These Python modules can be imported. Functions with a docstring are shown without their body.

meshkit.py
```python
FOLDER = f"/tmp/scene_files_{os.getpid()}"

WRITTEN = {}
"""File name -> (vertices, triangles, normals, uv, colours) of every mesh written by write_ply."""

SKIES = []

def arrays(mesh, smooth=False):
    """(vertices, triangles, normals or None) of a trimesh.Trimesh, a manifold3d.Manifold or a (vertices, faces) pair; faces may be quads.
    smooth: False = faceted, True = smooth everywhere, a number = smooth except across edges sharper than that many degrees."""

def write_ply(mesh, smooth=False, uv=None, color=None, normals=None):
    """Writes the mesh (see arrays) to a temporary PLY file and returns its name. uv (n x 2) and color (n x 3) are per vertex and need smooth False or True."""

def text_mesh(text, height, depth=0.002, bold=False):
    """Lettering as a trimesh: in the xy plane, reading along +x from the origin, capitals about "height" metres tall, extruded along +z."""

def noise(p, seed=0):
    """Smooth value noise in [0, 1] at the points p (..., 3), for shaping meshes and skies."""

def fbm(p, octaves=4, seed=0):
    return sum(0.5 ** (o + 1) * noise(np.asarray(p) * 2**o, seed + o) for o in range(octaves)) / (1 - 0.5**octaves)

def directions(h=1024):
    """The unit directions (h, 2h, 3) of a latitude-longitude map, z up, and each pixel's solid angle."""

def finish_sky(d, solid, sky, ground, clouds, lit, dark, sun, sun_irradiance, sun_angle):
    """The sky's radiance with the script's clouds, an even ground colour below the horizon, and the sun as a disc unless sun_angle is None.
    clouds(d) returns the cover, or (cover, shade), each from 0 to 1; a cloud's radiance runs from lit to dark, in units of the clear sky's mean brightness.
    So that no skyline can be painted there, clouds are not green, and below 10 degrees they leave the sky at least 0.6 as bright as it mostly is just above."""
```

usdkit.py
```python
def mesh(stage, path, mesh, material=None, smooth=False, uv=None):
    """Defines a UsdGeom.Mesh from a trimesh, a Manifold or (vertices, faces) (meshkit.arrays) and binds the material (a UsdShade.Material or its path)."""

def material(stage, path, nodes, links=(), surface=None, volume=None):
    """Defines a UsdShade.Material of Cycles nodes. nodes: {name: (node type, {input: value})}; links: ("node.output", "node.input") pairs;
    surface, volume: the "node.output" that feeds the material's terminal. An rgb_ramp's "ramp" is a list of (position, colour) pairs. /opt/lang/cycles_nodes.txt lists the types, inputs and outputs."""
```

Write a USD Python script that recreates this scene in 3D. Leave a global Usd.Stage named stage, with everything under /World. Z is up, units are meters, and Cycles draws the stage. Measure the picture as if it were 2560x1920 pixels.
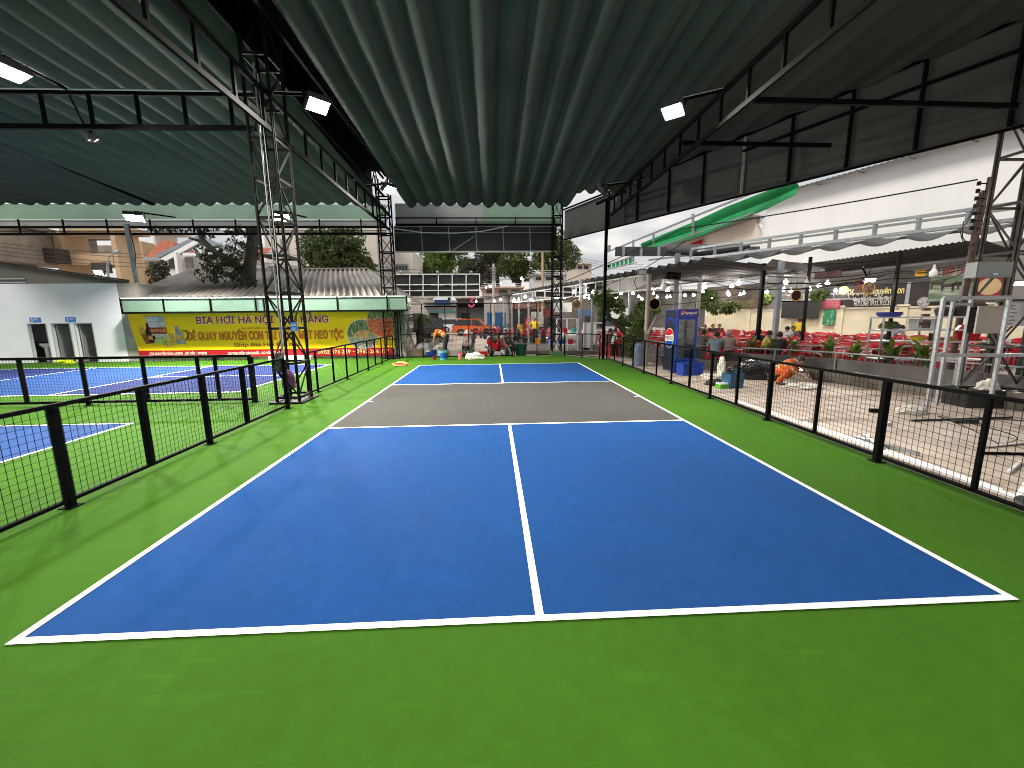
import math, random
import numpy as np
import trimesh, manifold3d, usdkit, meshkit
from pxr import Usd, UsdGeom, UsdLux, UsdShade, Gf, Sdf, Vt

stage = Usd.Stage.CreateInMemory()
UsdGeom.SetStageUpAxis(stage, "Z")
UsdGeom.SetStageMetersPerUnit(stage, 1.0)
UsdGeom.Xform.Define(stage, "/World")
rng = random.Random(7)

# ---------------------------------------------------------------- camera, sky, sun, exposure
EXPOSURE = 0.95
EYE = np.array([-0.25667, -2.178, 1.81343])
YAW, PITCH, ROLL, FPX = 0.0458831, -0.1647866, -0.0104232, 1022.83      # fitted on the court's lines (2560 px wide)
_cy, _sy, _cp, _sp, _cr, _sr = math.cos(YAW), math.sin(YAW), math.cos(PITCH), math.sin(PITCH), math.cos(ROLL), math.sin(ROLL)
FWD = np.array([_sy * _cp, _cy * _cp, _sp]); _r0 = np.array([_cy, -_sy, 0.0]); _u0 = np.cross(_r0, FWD)
RIGHT, UP = _cr * _r0 + _sr * _u0, -_sr * _r0 + _cr * _u0
cam = UsdGeom.Camera.Define(stage, "/World/camera")
cam.CreateHorizontalApertureAttr(36.0); cam.CreateVerticalApertureAttr(27.0)
cam.CreateFocalLengthAttr(36.0 * FPX / 2560)
cam.CreateClippingRangeAttr(Gf.Vec2f(0.05, 2000))
cam.CreateExposureAttr(EXPOSURE)
_m = np.eye(4); _m[0, :3], _m[1, :3], _m[2, :3], _m[3, :3] = RIGHT, UP, -FWD, EYE
cam.AddTransformOp().Set(Gf.Matrix4d(*_m.ravel().tolist()))

SUN_EL, SUN_AZ = math.radians(48), math.radians(-130)        # behind thin cloud, over the left shoulder
SKY_STRENGTH = 0.05
dome = UsdLux.DomeLight.Define(stage, "/World/sky")
usdkit.material(stage, "/World/Looks/sky_look", {
    "tc": ("texture_coordinate", {}), "sky": ("sky_texture", {"sky_type": "single_scattering", "sun_disc": False, "sun_elevation": SUN_EL, "sun_rotation": SUN_AZ, "air_density": 1.0, "aerosol_density": 2.0}),
    "map": ("mapping", {"scale": (1.0, 1.0, 2.6)}),
    "n": ("noise_texture", {"scale": 2.3, "detail": 9.0, "roughness": 0.58, "distortion": 0.4}),
    "n2": ("noise_texture", {"scale": 5.0, "detail": 6.0, "roughness": 0.55}),
    "cover": ("rgb_ramp", {"ramp": [(0.0, (.86, .86, .86)), (0.42, (0.96, 0.96, 0.96)), (0.6, (1, 1, 1)), (1.0, (1, 1, 1))]}),
    "shade": ("rgb_ramp", {"ramp": [(0.0, (4.4, 4.7, 5.3)), (0.36, (5.8, 6.0, 6.4)), (0.5, (7.6, 7.6, 7.6)), (0.62, (10.0, 9.7, 9.4)), (1.0, (11.4, 11.0, 10.6))]}),
    "mixc": ("mix", {}), "bg": ("background_shader", {"strength": SKY_STRENGTH})},
    [("tc.generated", "map.vector"), ("map.vector", "n.vector"), ("map.vector", "n2.vector"), ("n.fac", "cover.fac"), ("n2.fac", "shade.fac"),
     ("cover.color", "mixc.fac"), ("sky.color", "mixc.color1"), ("shade.color", "mixc.color2"), ("mixc.color", "bg.color")], surface="bg.background")
UsdShade.MaterialBindingAPI.Apply(dome.GetPrim()).Bind(UsdShade.Material.Get(stage, "/World/Looks/sky_look"))
dome.GetPrim().SetCustomDataByKey("kind", "structure")
sun = UsdLux.DistantLight.Define(stage, "/World/sun")
sun.CreateIntensityAttr(0.36); sun.CreateAngleAttr(18.0); sun.CreateNormalizeAttr(True); sun.CreateColorAttr(Gf.Vec3f(1.0, 0.95, 0.88))
sun.AddRotateZOp().Set(-math.degrees(SUN_AZ)); sun.AddRotateXOp().Set(-(90 - math.degrees(SUN_EL)))
# (light shines along its -z: tilted so that it comes from azimuth SUN_AZ at elevation SUN_EL)

# ---------------------------------------------------------------- helpers
PX = 2560 / 2212
def ray(x, y):
    return FWD + RIGHT * ((x * PX - 1280) / FPX) + UP * ((960 - y * PX) / FPX)
def at(x, y, Y):
    """survey: the point at depth Y seen at (x, y) of the 2212-wide survey picture"""
    d = ray(x, y); return EYE + d * ((Y - EYE[1]) / d[1])
def gp(x, y, z=0.0):
    d = ray(x, y); return EYE + d * ((z - EYE[2]) / d[2])
def V(*a): return np.array(a, float)
def nrm(a): a = np.asarray(a, float); return a / max(np.linalg.norm(a), 1e-12)

class M:
    """collects shapes into one mesh"""
    def __init__(s): s.v, s.f, s.n = [], [], 0
    def add(s, v, f):
        v = np.asarray(v, float); f = np.asarray(f, int)
        if f.shape[1] == 4: f = np.vstack([f[:, [0, 1, 2]], f[:, [0, 2, 3]]])
        s.v.append(v); s.f.append(f + s.n); s.n += len(v); return s
    def box(s, x0, y0, z0, x1, y1, z1, rz=0, c=None):
        v = np.array([[x, y, z] for z in (z0, z1) for y in (y0, y1) for x in (x0, x1)], float)
        if rz:
            c = v.mean(0) if c is None else np.array([*c, 0.0]); a = math.radians(rz); q = v - c
            v = np.c_[q[:, 0] * math.cos(a) - q[:, 1] * math.sin(a), q[:, 0] * math.sin(a) + q[:, 1] * math.cos(a), q[:, 2]] + c
        return s.add(v, [[0, 2, 3, 1], [4, 5, 7, 6], [0, 1, 5, 4], [2, 6, 7, 3], [0, 4, 6, 2], [1, 3, 7, 5]])
    def cbox(s, c, sx, sy, sz, rz=0): return s.box(c[0]-sx/2, c[1]-sy/2, c[2]-sz/2, c[0]+sx/2, c[1]+sy/2, c[2]+sz/2, rz)
    def bar(s, p, q, w, h=None, up=(0, 0, 1)):
        h = h or w; p, q = V(*p), V(*q); d = nrm(q - p); up = V(*up)
        if abs(d @ up) > .98: up = V(0, 1, 0) if abs(d[1]) < .9 else V(1, 0, 0)
        a = nrm(np.cross(d, up)); b = np.cross(a, d)
        v = [c + a * i * w / 2 + b * j * h / 2 for c in (p, q) for j in (-1, 1) for i in (-1, 1)]
        return s.add(v, [[0, 2, 3, 1], [4, 5, 7, 6], [0, 1, 5, 4], [2, 6, 7, 3], [0, 4, 6, 2], [1, 3, 7, 5]])
    def tube(s, pts, r, n=8, cap=True):
        pts = np.asarray(pts, float); k = len(pts); r = np.broadcast_to(np.asarray(r, float), (k,))
        t = np.gradient(pts, axis=0); t /= np.maximum(np.linalg.norm(t, axis=1, keepdims=True), 1e-9)
        up = V(0, 0, 1) if abs(t[0, 2]) < .9 else V(1, 0, 0); rings = []
        for i in range(k):
            a = nrm(np.cross(t[i], up)); b = np.cross(a, t[i])
            if i == 0 or True: up = b
            th = np.arange(n) / n * 2 * math.pi
            rings.append(pts[i] + r[i] * (np.cos(th)[:, None] * a + np.sin(th)[:, None] * b))
        v = np.vstack(rings); f = [[i*n+j, i*n+(j+1) % n, (i+1)*n+(j+1) % n, (i+1)*n+j] for i in range(k-1) for j in range(n)]
        f = [[a, b, c] for a, b, c, d in f] + [[a, c, d] for a, b, c, d in f]
        if cap:
            v = np.vstack([v, pts[:1], pts[-1:]])
            f += [[k*n, (j+1) % n, j] for j in range(n)] + [[k*n+1, (k-1)*n+j, (k-1)*n+(j+1) % n] for j in range(n)]
        return s.add(v, f)
    def cyl(s, c, r, h, n=16, r2=None): return s.tube([c, V(*c) + V(0, 0, h)], [r, r if r2 is None else r2], n)
    def lathe(s, prof, c=(0, 0, 0), n=16, sx=1, sy=1):
        th = np.arange(n) / n * 2 * math.pi; v = np.array([[r*math.cos(t)*sx+c[0], r*math.sin(t)*sy+c[1], z+c[2]] for r, z in prof for t in th])
        k = len(prof); f = [[i*n+j, i*n+(j+1) % n, (i+1)*n+(j+1) % n, (i+1)*n+j] for i in range(k-1) for j in range(n)]
        return s.add(v, f)
    def quad(s, a, b, c, d): return s.add([a, b, c, d], [[0, 1, 2, 3]])
    def ball(s, c, r, n=1, sc=(1, 1, 1)):
        b = trimesh.creation.icosphere(n, 1.0); return s.add(b.vertices * np.array(sc) * r + np.array(c), b.faces)
    def tri(s, t): return s.add(t.vertices, t.faces)
    def grid(s, P):
        """P: (a, b, 3) array of points as a sheet"""
        a, b = P.shape[:2]; i = np.arange(a * b).reshape(a, b)
        return s.add(P.reshape(-1, 3), np.stack([i[:-1, :-1], i[1:, :-1], i[1:, 1:], i[:-1, 1:]], -1).reshape(-1, 4))
    def plate(s, poly, o, ux, uy, t=.01):
        """polygon in the plane o + ux*a + uy*b, thickness t along the normal"""
        from shapely.geometry import Polygon
        e = trimesh.creation.extrude_polygon(Polygon(poly), t, engine="earcut"); ux, uy = V(*ux), V(*uy); n = np.cross(ux, uy)
        return s.add(V(*o) + e.vertices[:, :1] * ux + e.vertices[:, 1:2] * uy + e.vertices[:, 2:] * n, e.faces)
    def xf(s, rz=0, loc=(0, 0, 0), rx=0, sc=1):
        v = np.vstack(s.v) * sc; a = math.radians(rx); v = np.c_[v[:, 0], v[:, 1]*math.cos(a)-v[:, 2]*math.sin(a), v[:, 1]*math.sin(a)+v[:, 2]*math.cos(a)]
        a = math.radians(rz); v = np.c_[v[:, 0]*math.cos(a)-v[:, 1]*math.sin(a), v[:, 0]*math.sin(a)+v[:, 1]*math.cos(a), v[:, 2]] + np.array(loc)
        s.f, s.v = [np.vstack(s.f)], [v]; return s
    def tm(s): return trimesh.Trimesh(np.vstack(s.v), np.vstack(s.f), process=False)

taken = set()
def numbered(parent, name):
    p, k = f"{parent}/{name}", 0
    while p in taken: k += 1; p = f"{parent}/{name}_{k:03d}"
    taken.add(p); return p
def cd(prim, **kw):
    for k, v in kw.items():
        if v: prim.SetCustomDataByKey({"cat": "category"}.get(k, k), v)
def put(parent, name, m, mat, smooth=False, **kw):
    """one Mesh prim under parent"""
    p = numbered(parent, name); g = usdkit.mesh(stage, p, m.tm() if isinstance(m, M) else m, mat, smooth=smooth); cd(g.GetPrim(), **kw); return p
def solo(name, m, mat, label, cat, group=None, smooth=False, kind=None): return put("/World", name, m, mat, smooth, label=label, cat=cat, group=group, kind=kind)
def structure(name, m, mat, smooth=False, parent="/World"): return put(parent, name, m, mat, smooth, kind="structure")
def thing(name, label, cat, loc=(0, 0, 0), rz=0, group=None, rx=0, ry=0):
    p = numbered("/World", name); x = UsdGeom.Xform.Define(stage, p); x.AddTranslateOp().Set(Gf.Vec3d(*map(float, loc)))
    if rz: x.AddRotateZOp().Set(float(rz))
    if ry: x.AddRotateYOp().Set(float(ry))
    if rx: x.AddRotateXOp().Set(float(rx))
    cd(x.GetPrim(), label=label, cat=cat, group=group); return p
def copy(src, name, label, loc, rz=0, group=None, rx=0, ry=0):
    was = stage.GetPrimAtPath(src).GetCustomData()
    p = thing(name, label or was["label"], was["category"], loc, rz, group or was.get("group"), rx, ry); q = stage.GetPrimAtPath(p)
    q.GetReferences().AddInternalReference(src); q.SetInstanceable(True); return p

# ---------------------------------------------------------------- materials
made = {}
def mat(name, col, rough=.6, metal=0., var=.12, vs=2.0, bump=0., bs=60., spec=.5, stretch=None, detail=5.0, bd=.01, col2=None, lo=.3, hi=.7, extra=None, emit=None):
    """principled colour with mottled variation in the surface colour and fine relief"""
    if name in made: return made[name]
    c = np.array(col, float); a, b = (c * (1 - var), np.minimum(c * (1 + var), 1)) if col2 is None else (c, np.array(col2, float))
    N = {"g": ("texture_coordinate", {}), "n": ("noise_texture", {"scale": float(vs), "detail": detail, "roughness": .6}), "r": ("rgb_ramp", {"ramp": [(0, a), (lo, a), (hi, b), (1, b)]}),
         "p": ("principled_bsdf", {"roughness": float(rough), "metallic": float(metal), "specular_ior_level": float(spec), **(extra or {})})}
    L = [("n.fac", "r.fac"), ("r.color", "p.base_color")]
    if stretch: N["m"] = ("mapping", {"scale": stretch}); L += [("g.object", "m.vector"), ("m.vector", "n.vector")]
    else: L += [("g.object", "n.vector")]
    if bump:
        N["bn"] = ("noise_texture", {"scale": float(bs), "detail": 3.0}); N["b"] = ("bump", {"strength": float(bump), "distance": bd})
        L += [("g.object", "bn.vector"), ("bn.fac", "b.height"), ("b.normal", "p.normal")]
    if emit: N["p"][1].update({"emission_color": emit[0], "emission_strength": float(emit[1])})
    made[name] = usdkit.material(stage, f"/World/Looks/{name}", N, L, surface="p.BSDF"); return made[name]
def pane(name, tint=(.9, .95, .93), rough=.03, mixf=None):
    if name in made: return made[name]
    N = {"t": ("transparent_bsdf", {"color": tint}), "gl": ("glossy_bsdf", {"roughness": rough, "color": (1, 1, 1)}), "fr": ("fresnel", {"IOR": 1.5}), "x": ("mix_closure", {})}
    made[name] = usdkit.material(stage, f"/World/Looks/{name}", N, [("fr.fac", "x.fac"), ("t.BSDF", "x.closure1"), ("gl.BSDF", "x.closure2")], surface="x.closure"); return made[name]
def leafmat(name, c1, c2):
    if name in made: return made[name]
    N = {"g": ("texture_coordinate", {}), "n": ("noise_texture", {"scale": 1.3, "detail": 4.0}), "i": ("geometry", {}), "ad": ("math", {"math_type": "multiply_add", "value2": .45, "value3": .0}),
         "r": ("rgb_ramp", {"ramp": [(.2, c1), (.8, c2)]}), "s": ("math", {"math_type": "add"}), "p": ("principled_bsdf", {"roughness": .5}), "t": ("translucent_bsdf", {}), "x": ("mix_closure", {"fac": .28})}
    made[name] = usdkit.material(stage, f"/World/Looks/{name}", N, [("g.object", "n.vector"), ("i.random_per_island", "ad.value1"), ("n.fac", "ad.value3"), ("ad.value", "r.fac"), ("r.color", "p.base_color"), ("r.color", "t.color"),
        ("p.BSDF", "x.closure1"), ("t.BSDF", "x.closure2")], surface="x.closure"); return made[name]
def glow(name, col, strength):
    if name in made: return made[name]
    made[name] = usdkit.material(stage, f"/World/Looks/{name}", {"e": ("emission", {"color": col, "strength": float(strength)})}, surface="e.emission"); return made[name]

BLACK = mat("black_steel", (.0028, .0032, .0032), .7, 0, .3, 4, .1, 80, spec=.05)
DARKSTEEL = mat("dark_steel", (.006, .0065, .007), .7, 0, .5, 6, .15, 60, spec=.12)
WORNSTEEL = mat("worn_steel", (.0085, .008, .0075), .65, 0, .6, 8, .15, 60, spec=.15)
GALV = mat("galvanised_steel", (.34, .36, .38), .42, .55, .2, 14, .05, 40)
GREYPAINT = mat("grey_painted_steel", (.3, .31, .32), .5, .1, .15, 6, .05, 40)
WHITE = mat("white_paint", (.78, .78, .77), .5, 0, .04, 3)
PVC = mat("white_pvc", (.75, .75, .73), .4, 0, .05, 3)
RUBBER = mat("black_rubber", (.02, .02, .02), .8)
GLASS = pane("clear_glass")
CHROME = mat("bright_metal", (.6, .6, .6), .2, 1.0, .1, 5)
# ---------------------------------------------------------------- ground and courts
def court_mat(name, c, rough=.5):
    N = {"g": ("texture_coordinate", {}), "n": ("noise_texture", {"scale": .55, "detail": 6.0, "roughness": .6, "distortion": .6}), "n2": ("noise_texture", {"scale": 9.0, "detail": 5.0}),
         "ms": ("mapping", {"scale": (1.0, 7.0, 1.0)}), "n3": ("noise_texture", {"scale": 1.1, "detail": 8.0, "roughness": .6, "distortion": 1.6}),
         "r": ("rgb_ramp", {"ramp": [(.25, np.array(c) * .86), (.75, np.array(c) * 1.13)]}), "r2": ("rgb_ramp", {"ramp": [(.3, (.93, .93, .93)), (.7, (1.05, 1.05, 1.05))]}),
         "r3": ("rgb_ramp", {"ramp": [(.0, (1, 1, 1)), (.6, (1, 1, 1)), (.68, (1.12, 1.12, 1.1)), (.72, (1.03, 1.03, 1.03)), (.8, (1.22, 1.2, 1.17))]}),
         "m": ("mix", {"mix_type": "multiply", "fac": 1.0}), "m3": ("mix", {"mix_type": "multiply", "fac": 1.0}), "bn": ("noise_texture", {"scale": 260.0, "detail": 2.0}), "b": ("bump", {"strength": .16, "distance": .004}),
         "rr": ("rgb_ramp", {"ramp": [(.3, (rough - .06,) * 3), (.7, (rough + .1,) * 3)]}), "p": ("principled_bsdf", {"specular_ior_level": .04})}
    return usdkit.material(stage, f"/World/Looks/{name}", N, [("g.object", "n.vector"), ("g.object", "n2.vector"), ("g.object", "ms.vector"), ("ms.vector", "n3.vector"), ("n.fac", "r.fac"), ("n2.fac", "r2.fac"), ("n3.fac", "r3.fac"), ("r.color", "m.color1"), ("r2.color", "m.color2"),
        ("m.color", "m3.color1"), ("r3.color", "m3.color2"), ("m3.color", "p.base_color"), ("g.object", "bn.vector"), ("bn.fac", "b.height"), ("b.normal", "p.normal"), ("n.fac", "rr.fac"), ("rr.color", "p.roughness")], surface="p.BSDF")
GREEN_C = court_mat("green_court_acrylic", (.041, .116, .0095), .8)
BLUE_C = court_mat("blue_court_acrylic", (.0105, .058, .205), .8)
PURPLE_C = court_mat("violet_blue_court_acrylic", (.022, .034, .125), .8)
LIGHTB_C = court_mat("light_blue_court_acrylic", (.024, .060, .185), .8)
GREY_C = court_mat("grey_court_acrylic", (.066, .065, .062), .8)
LINE = mat("court_line_white", (.86, .86, .85), .6, 0, .12, 5, .1, 200, detail=8)

def ground_mat():
    N = {"g": ("texture_coordinate", {}), "st": ("mapping", {"rotation": (0, 0, .12), "scale": (.22, 1.5, 1)}), "n": ("noise_texture", {"scale": 1.3, "detail": 5.0, "roughness": .5, "distortion": 1.2}),
         "n2": ("noise_texture", {"scale": .22, "detail": 5.0}), "n3": ("noise_texture", {"scale": 14.0, "detail": 6.0}),
         "r": ("rgb_ramp", {"ramp": [(.3, (.26, .205, .17)), (.42, (.45, .375, .32)), (.55, (.55, .475, .415)), (.8, (.61, .54, .48))]}),
         "r2": ("rgb_ramp", {"ramp": [(.35, (.72, .70, .70)), (.65, (1.1, 1.05, 1.0))]}), "r3": ("rgb_ramp", {"ramp": [(.25, (.88, .87, .86)), (.6, (1.03, 1.03, 1.03))]}),
         "m": ("mix", {"mix_type": "multiply", "fac": 1.0}), "m2": ("mix", {"mix_type": "multiply", "fac": .8}), "b": ("bump", {"strength": .12, "distance": .01}), "p": ("principled_bsdf", {"roughness": .8})}
    return usdkit.material(stage, "/World/Looks/dusty_concrete", N, [("g.object", "st.vector"), ("st.vector", "n.vector"), ("g.object", "n2.vector"), ("g.object", "n3.vector"), ("n.fac", "r.fac"), ("n2.fac", "r2.fac"), ("n3.fac", "r3.fac"),
        ("r.color", "m.color1"), ("r2.color", "m.color2"), ("m.color", "m2.color1"), ("r3.color", "m2.color2"), ("m2.color", "p.base_color"), ("n3.fac", "b.height"), ("b.normal", "p.normal")], surface="p.BSDF")
g = M(); g.grid(np.array([[[x, y, -.07] for y in (-60, 0, 60, 400)] for x in (-250, -60, 0, 60, 250)], float)); structure("ground", g, ground_mat())
slab_poly = [(-32, -10), (4.56, -10), (4.56, 14.62), (2.95, 16.62), (-32, 16.62)]
structure("court_slab", M().plate(slab_poly, (0, 0, -.12), (1, 0, 0), (0, 1, 0), .12), GREEN_C)
structure("slab_edge", M().box(4.565, -10, -.3, 4.64, 14.66, -.02), mat("bare_concrete", (.36, .34, .31), .85, 0, .3, 5, .3, 60))
def sheet(name, x0, y0, x1, y1, z, m): structure(name, M().quad((x0, y0, z), (x1, y0, z), (x1, y1, z), (x0, y1, z)), m)
H, LW = 3.048, .051
sheet("near_service_court", -H + LW, LW, H - LW, 4.572 - LW, .004, BLUE_C); sheet("far_service_court", -H + LW, 8.839 + LW, H - LW, 13.411 - LW, .004, BLUE_C)
sheet("kitchen", -H + LW, 4.572 - LW, H - LW, 8.839 + LW, .004, GREY_C)
def line(x0, y0, x1, y1): sheet("court_line", x0, y0, x1, y1, .008, LINE)
line(-H, 0, H, LW); line(-H, 13.411 - LW, H, 13.411); line(-H, LW, -H + LW, 13.411 - LW); line(H - LW, LW, H, 13.411 - LW)
line(-H + LW, 4.572 - LW, H - LW, 4.572); line(-H + LW, 8.839, H - LW, 8.839 + LW)
line(-LW/2, LW, LW/2, 4.572 - LW); line(-LW/2, 8.839 + LW, LW/2, 13.411 - LW)
line(-H + LW, 6.68, -H + LW + .1, 6.72); line(H - LW - .1, 6.68, H - LW, 6.72)
# the court behind the left fence, lying across, and the corner of a third one nearer
X0 = -6.64
for (y0, y1) in ((8.2, 14.27), (-.88, 5.2)):
    sheet("side_court", X0 - 4.57 + LW, y0 + LW, X0 - LW, y1 - LW, .004, PURPLE_C if y0 > 0 else LIGHTB_C)
    sheet("side_kitchen", X0 - 8.84, y0 + LW, X0 - 4.57, y1 - LW, .004, LIGHTB_C); sheet("side_court", X0 - 13.41 + LW, y0 + LW, X0 - 8.84 - LW, y1 - LW, .004, PURPLE_C)
    for a in ((X0 - 13.41, y0, X0, y0 + LW), (X0 - 13.41, y1 - LW, X0, y1), (X0 - LW, y0 + LW, X0, y1 - LW), (X0 - 13.41, y0 + LW, X0 - 13.41 + LW, y1 - LW),
              (X0 - 4.57, y0 + LW, X0 - 4.57 + LW, y1 - LW), (X0 - 8.84 - LW, y0 + LW, X0 - 8.84, y1 - LW), (X0 - 4.57 + LW, (y0 + y1)/2, X0 - LW, (y0 + y1)/2 + LW)): line(*a)

# ---------------------------------------------------------------- awning roof
def fabric(name, c, tr=.06):
    N = {"g": ("texture_coordinate", {}), "n": ("noise_texture", {"scale": .5, "detail": 6.0}), "n2": ("noise_texture", {"scale": 700.0, "detail": 1.0}), "wv": ("noise_texture", {"scale": 3.0, "detail": 4.0}), "r": ("rgb_ramp", {"ramp": [(.25, np.array(c) * .8), (.75, np.array(c) * 1.2)]}),
         "b": ("bump", {"strength": .12, "distance": .03}), "p": ("principled_bsdf", {"roughness": .75, "specular_ior_level": .25}), "t": ("translucent_bsdf", {}), "x": ("mix_closure", {"fac": tr})}
    return usdkit.material(stage, f"/World/Looks/{name}", N, [("g.object", "n.vector"), ("n.fac", "r.fac"), ("r.color", "p.base_color"), ("r.color", "t.color"), ("g.object", "wv.vector"), ("wv.fac", "b.height"), ("b.normal", "p.normal"), ("p.BSDF", "x.closure1"), ("t.BSDF", "x.closure2")], surface="x.closure")
AWN_GREEN = fabric("dark_green_awning", (.046, .062, .054), .03)
AWN_GREY = fabric("dark_grey_awning", (.048, .050, .048), .03)
AWN_BLUE = fabric("blue_grey_awning", (.042, .052, .054), .03)
def roof_z(y): return 6.64 + .05 * (16.5 - y)
def wave_roof(name, xa, xb, sp, dep, m, label, clip=None, y0=-5.0, y1=16.5, lift=0., tilt=0., slope=.05, seed=0, skew=0.):
    n = max(1, round(abs(xb - xa) / sp)); k = 10; R2 = np.random.RandomState(seed); amp = 1 + .14 * R2.randn(n + 1)
    U = np.linspace(0, 1, n * k + 1); T = np.linspace(0, 1, 40); P = np.zeros((len(U), len(T), 3))
    for i, u in enumerate(U):
        x = xa + (xb - xa) * u; ye = y1 if clip is None else min(y1, clip(x)); w = abs(math.sin(math.pi * u * n)) * dep * amp[min(int(u * n), n)]
        for j, t in enumerate(T):
            y = y0 + (ye - y0) * t; sag = .05 * math.sin(math.pi * min(1, max(0, (y + 9) / 25.5)) * 4) ** 2
            P[i, j] = (x + .012 * math.sin(3.1 * y + i) + skew * (16.5 - y), y, 6.64 + slope * (16.5 - y) + lift + tilt * (x - xa) - w - sag * .4)
    m_ = M().grid(P)
    solo(name, m_, m, label, "awning", smooth=50)
wave_roof("awning_roof", -3.9, 3.25, .53, .19, AWN_GREEN, "dark green fabric roof hanging in long folds above the court", seed=1)
val_x = lambda y: 3.25 + (18.07 - y) * .576
val_y = lambda x: 18.07 - (x - 3.25) / .576
wave_roof("awning_roof", 3.05, 5.0, .53, .15, AWN_GREEN, "narrow dark green strip of fabric roof along the right truss", y1=15.1, lift=.07, seed=6)
wave_roof("awning_roof", 4.8, 13.6, .62, .11, AWN_GREY, "grey fabric roof with shallow folds over the right side of the court", clip=lambda x: val_y(x) - .1, y1=15.6, lift=.16, tilt=.012, seed=2)
wave_roof("awning_roof", -4.95, -14.1, .62, .15, AWN_GREEN, "dark green folded fabric roof left of the lattice column", seed=3, y0=.6)
wave_roof("awning_roof", -14.0, -22.4, .62, .15, AWN_BLUE, "bluish grey folded fabric roof at the far left of the hall", seed=4, y0=5.5)
# gutter girder between the two roofs
def lattice_pts(p, q, n, off): return [V(*p) + (V(*q) - V(*p)) * (i / n) + V(*off) for i in range(n + 1)]
gt = thing("gutter_girder", "black lattice girder carrying the gutter between the two fabric roofs", "girder")
put(gt, "side_sheet", M().box(-5.33, -1.2, 6.8, -5.3, 16.8, 8.0), BLACK); put(gt, "side_sheet", M().box(-3.6, -1.2, 7.3, -3.57, 16.8, 8.0), BLACK); put(gt, "gutter", M().box(-5.3, -1.2, 7.95, -3.6, 16.8, 8.0).box(-4.75, -1.2, 7.75, -4.1, 16.8, 7.8).box(-4.75, -1.2, 7.8, -4.7, 16.8, 8.0).box(-4.15, -1.2, 7.8, -4.1, 16.8, 8.0), BLACK)
for x in (-4.82, -4.02):
    for z in (6.95, 7.7): put(gt, "chord", M().bar((x, -1.2, z), (x, 16.8, z), .07), BLACK)
    for i in range(17):
        y = -1 + i; put(gt, "web_bar", M().bar((x, y, 6.98), (x, y + .5, 7.68), .035).bar((x, y + .5, 7.68), (x, y + 1, 6.98), .035), BLACK)

# ---------------------------------------------------------------- ladder trusses under the roof
def ladder(name, p, q, dz, n, label, pipe=True, w=.07, sides=None):
    t = thing(name, label, "truss", group=None); p, q = V(*p), V(*q)
    put(t, "top_chord", M().bar(p, q, w * .9, w * 1.3), BLACK); put(t, "bottom_chord", M().bar(p - V(0, 0, dz), q - V(0, 0, dz), w * .9, w * 1.3), BLACK)
    if pipe:
        u = nrm(q - p); s = np.cross(u, V(0, 0, 1)) * (w * .62)
        put(t, "conduit", M().tube([p + s + V(0, 0, w * .45), q + s + V(0, 0, w * .45)], .014, 8), PVC)
    for i in range(n):
        c = p + (q - p) * ((i + .5) / n); put(t, "strut", M().bar(c - V(0, 0, w * .65), c - V(0, 0, dz - w * .65), w * .75, w * .75), BLACK)
    return t
ladder("roof_truss", (-4.5, 15.9, 6.05), (-4.5, -1.1, 6.05), .62, 19, "long black ladder truss along the left edge of the court roof")
ladder("roof_truss", (4.5, -1.1, 6.2), (4.5, 14.7, 6.3), .6, 17, "long black ladder truss along the right edge of the court roof")
ladder("roof_truss", (-22, 7.05, 6.2), (-4.95, 7.05, 6.22), .62, 19, "black ladder truss crossing to the left from the lattice column")
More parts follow.
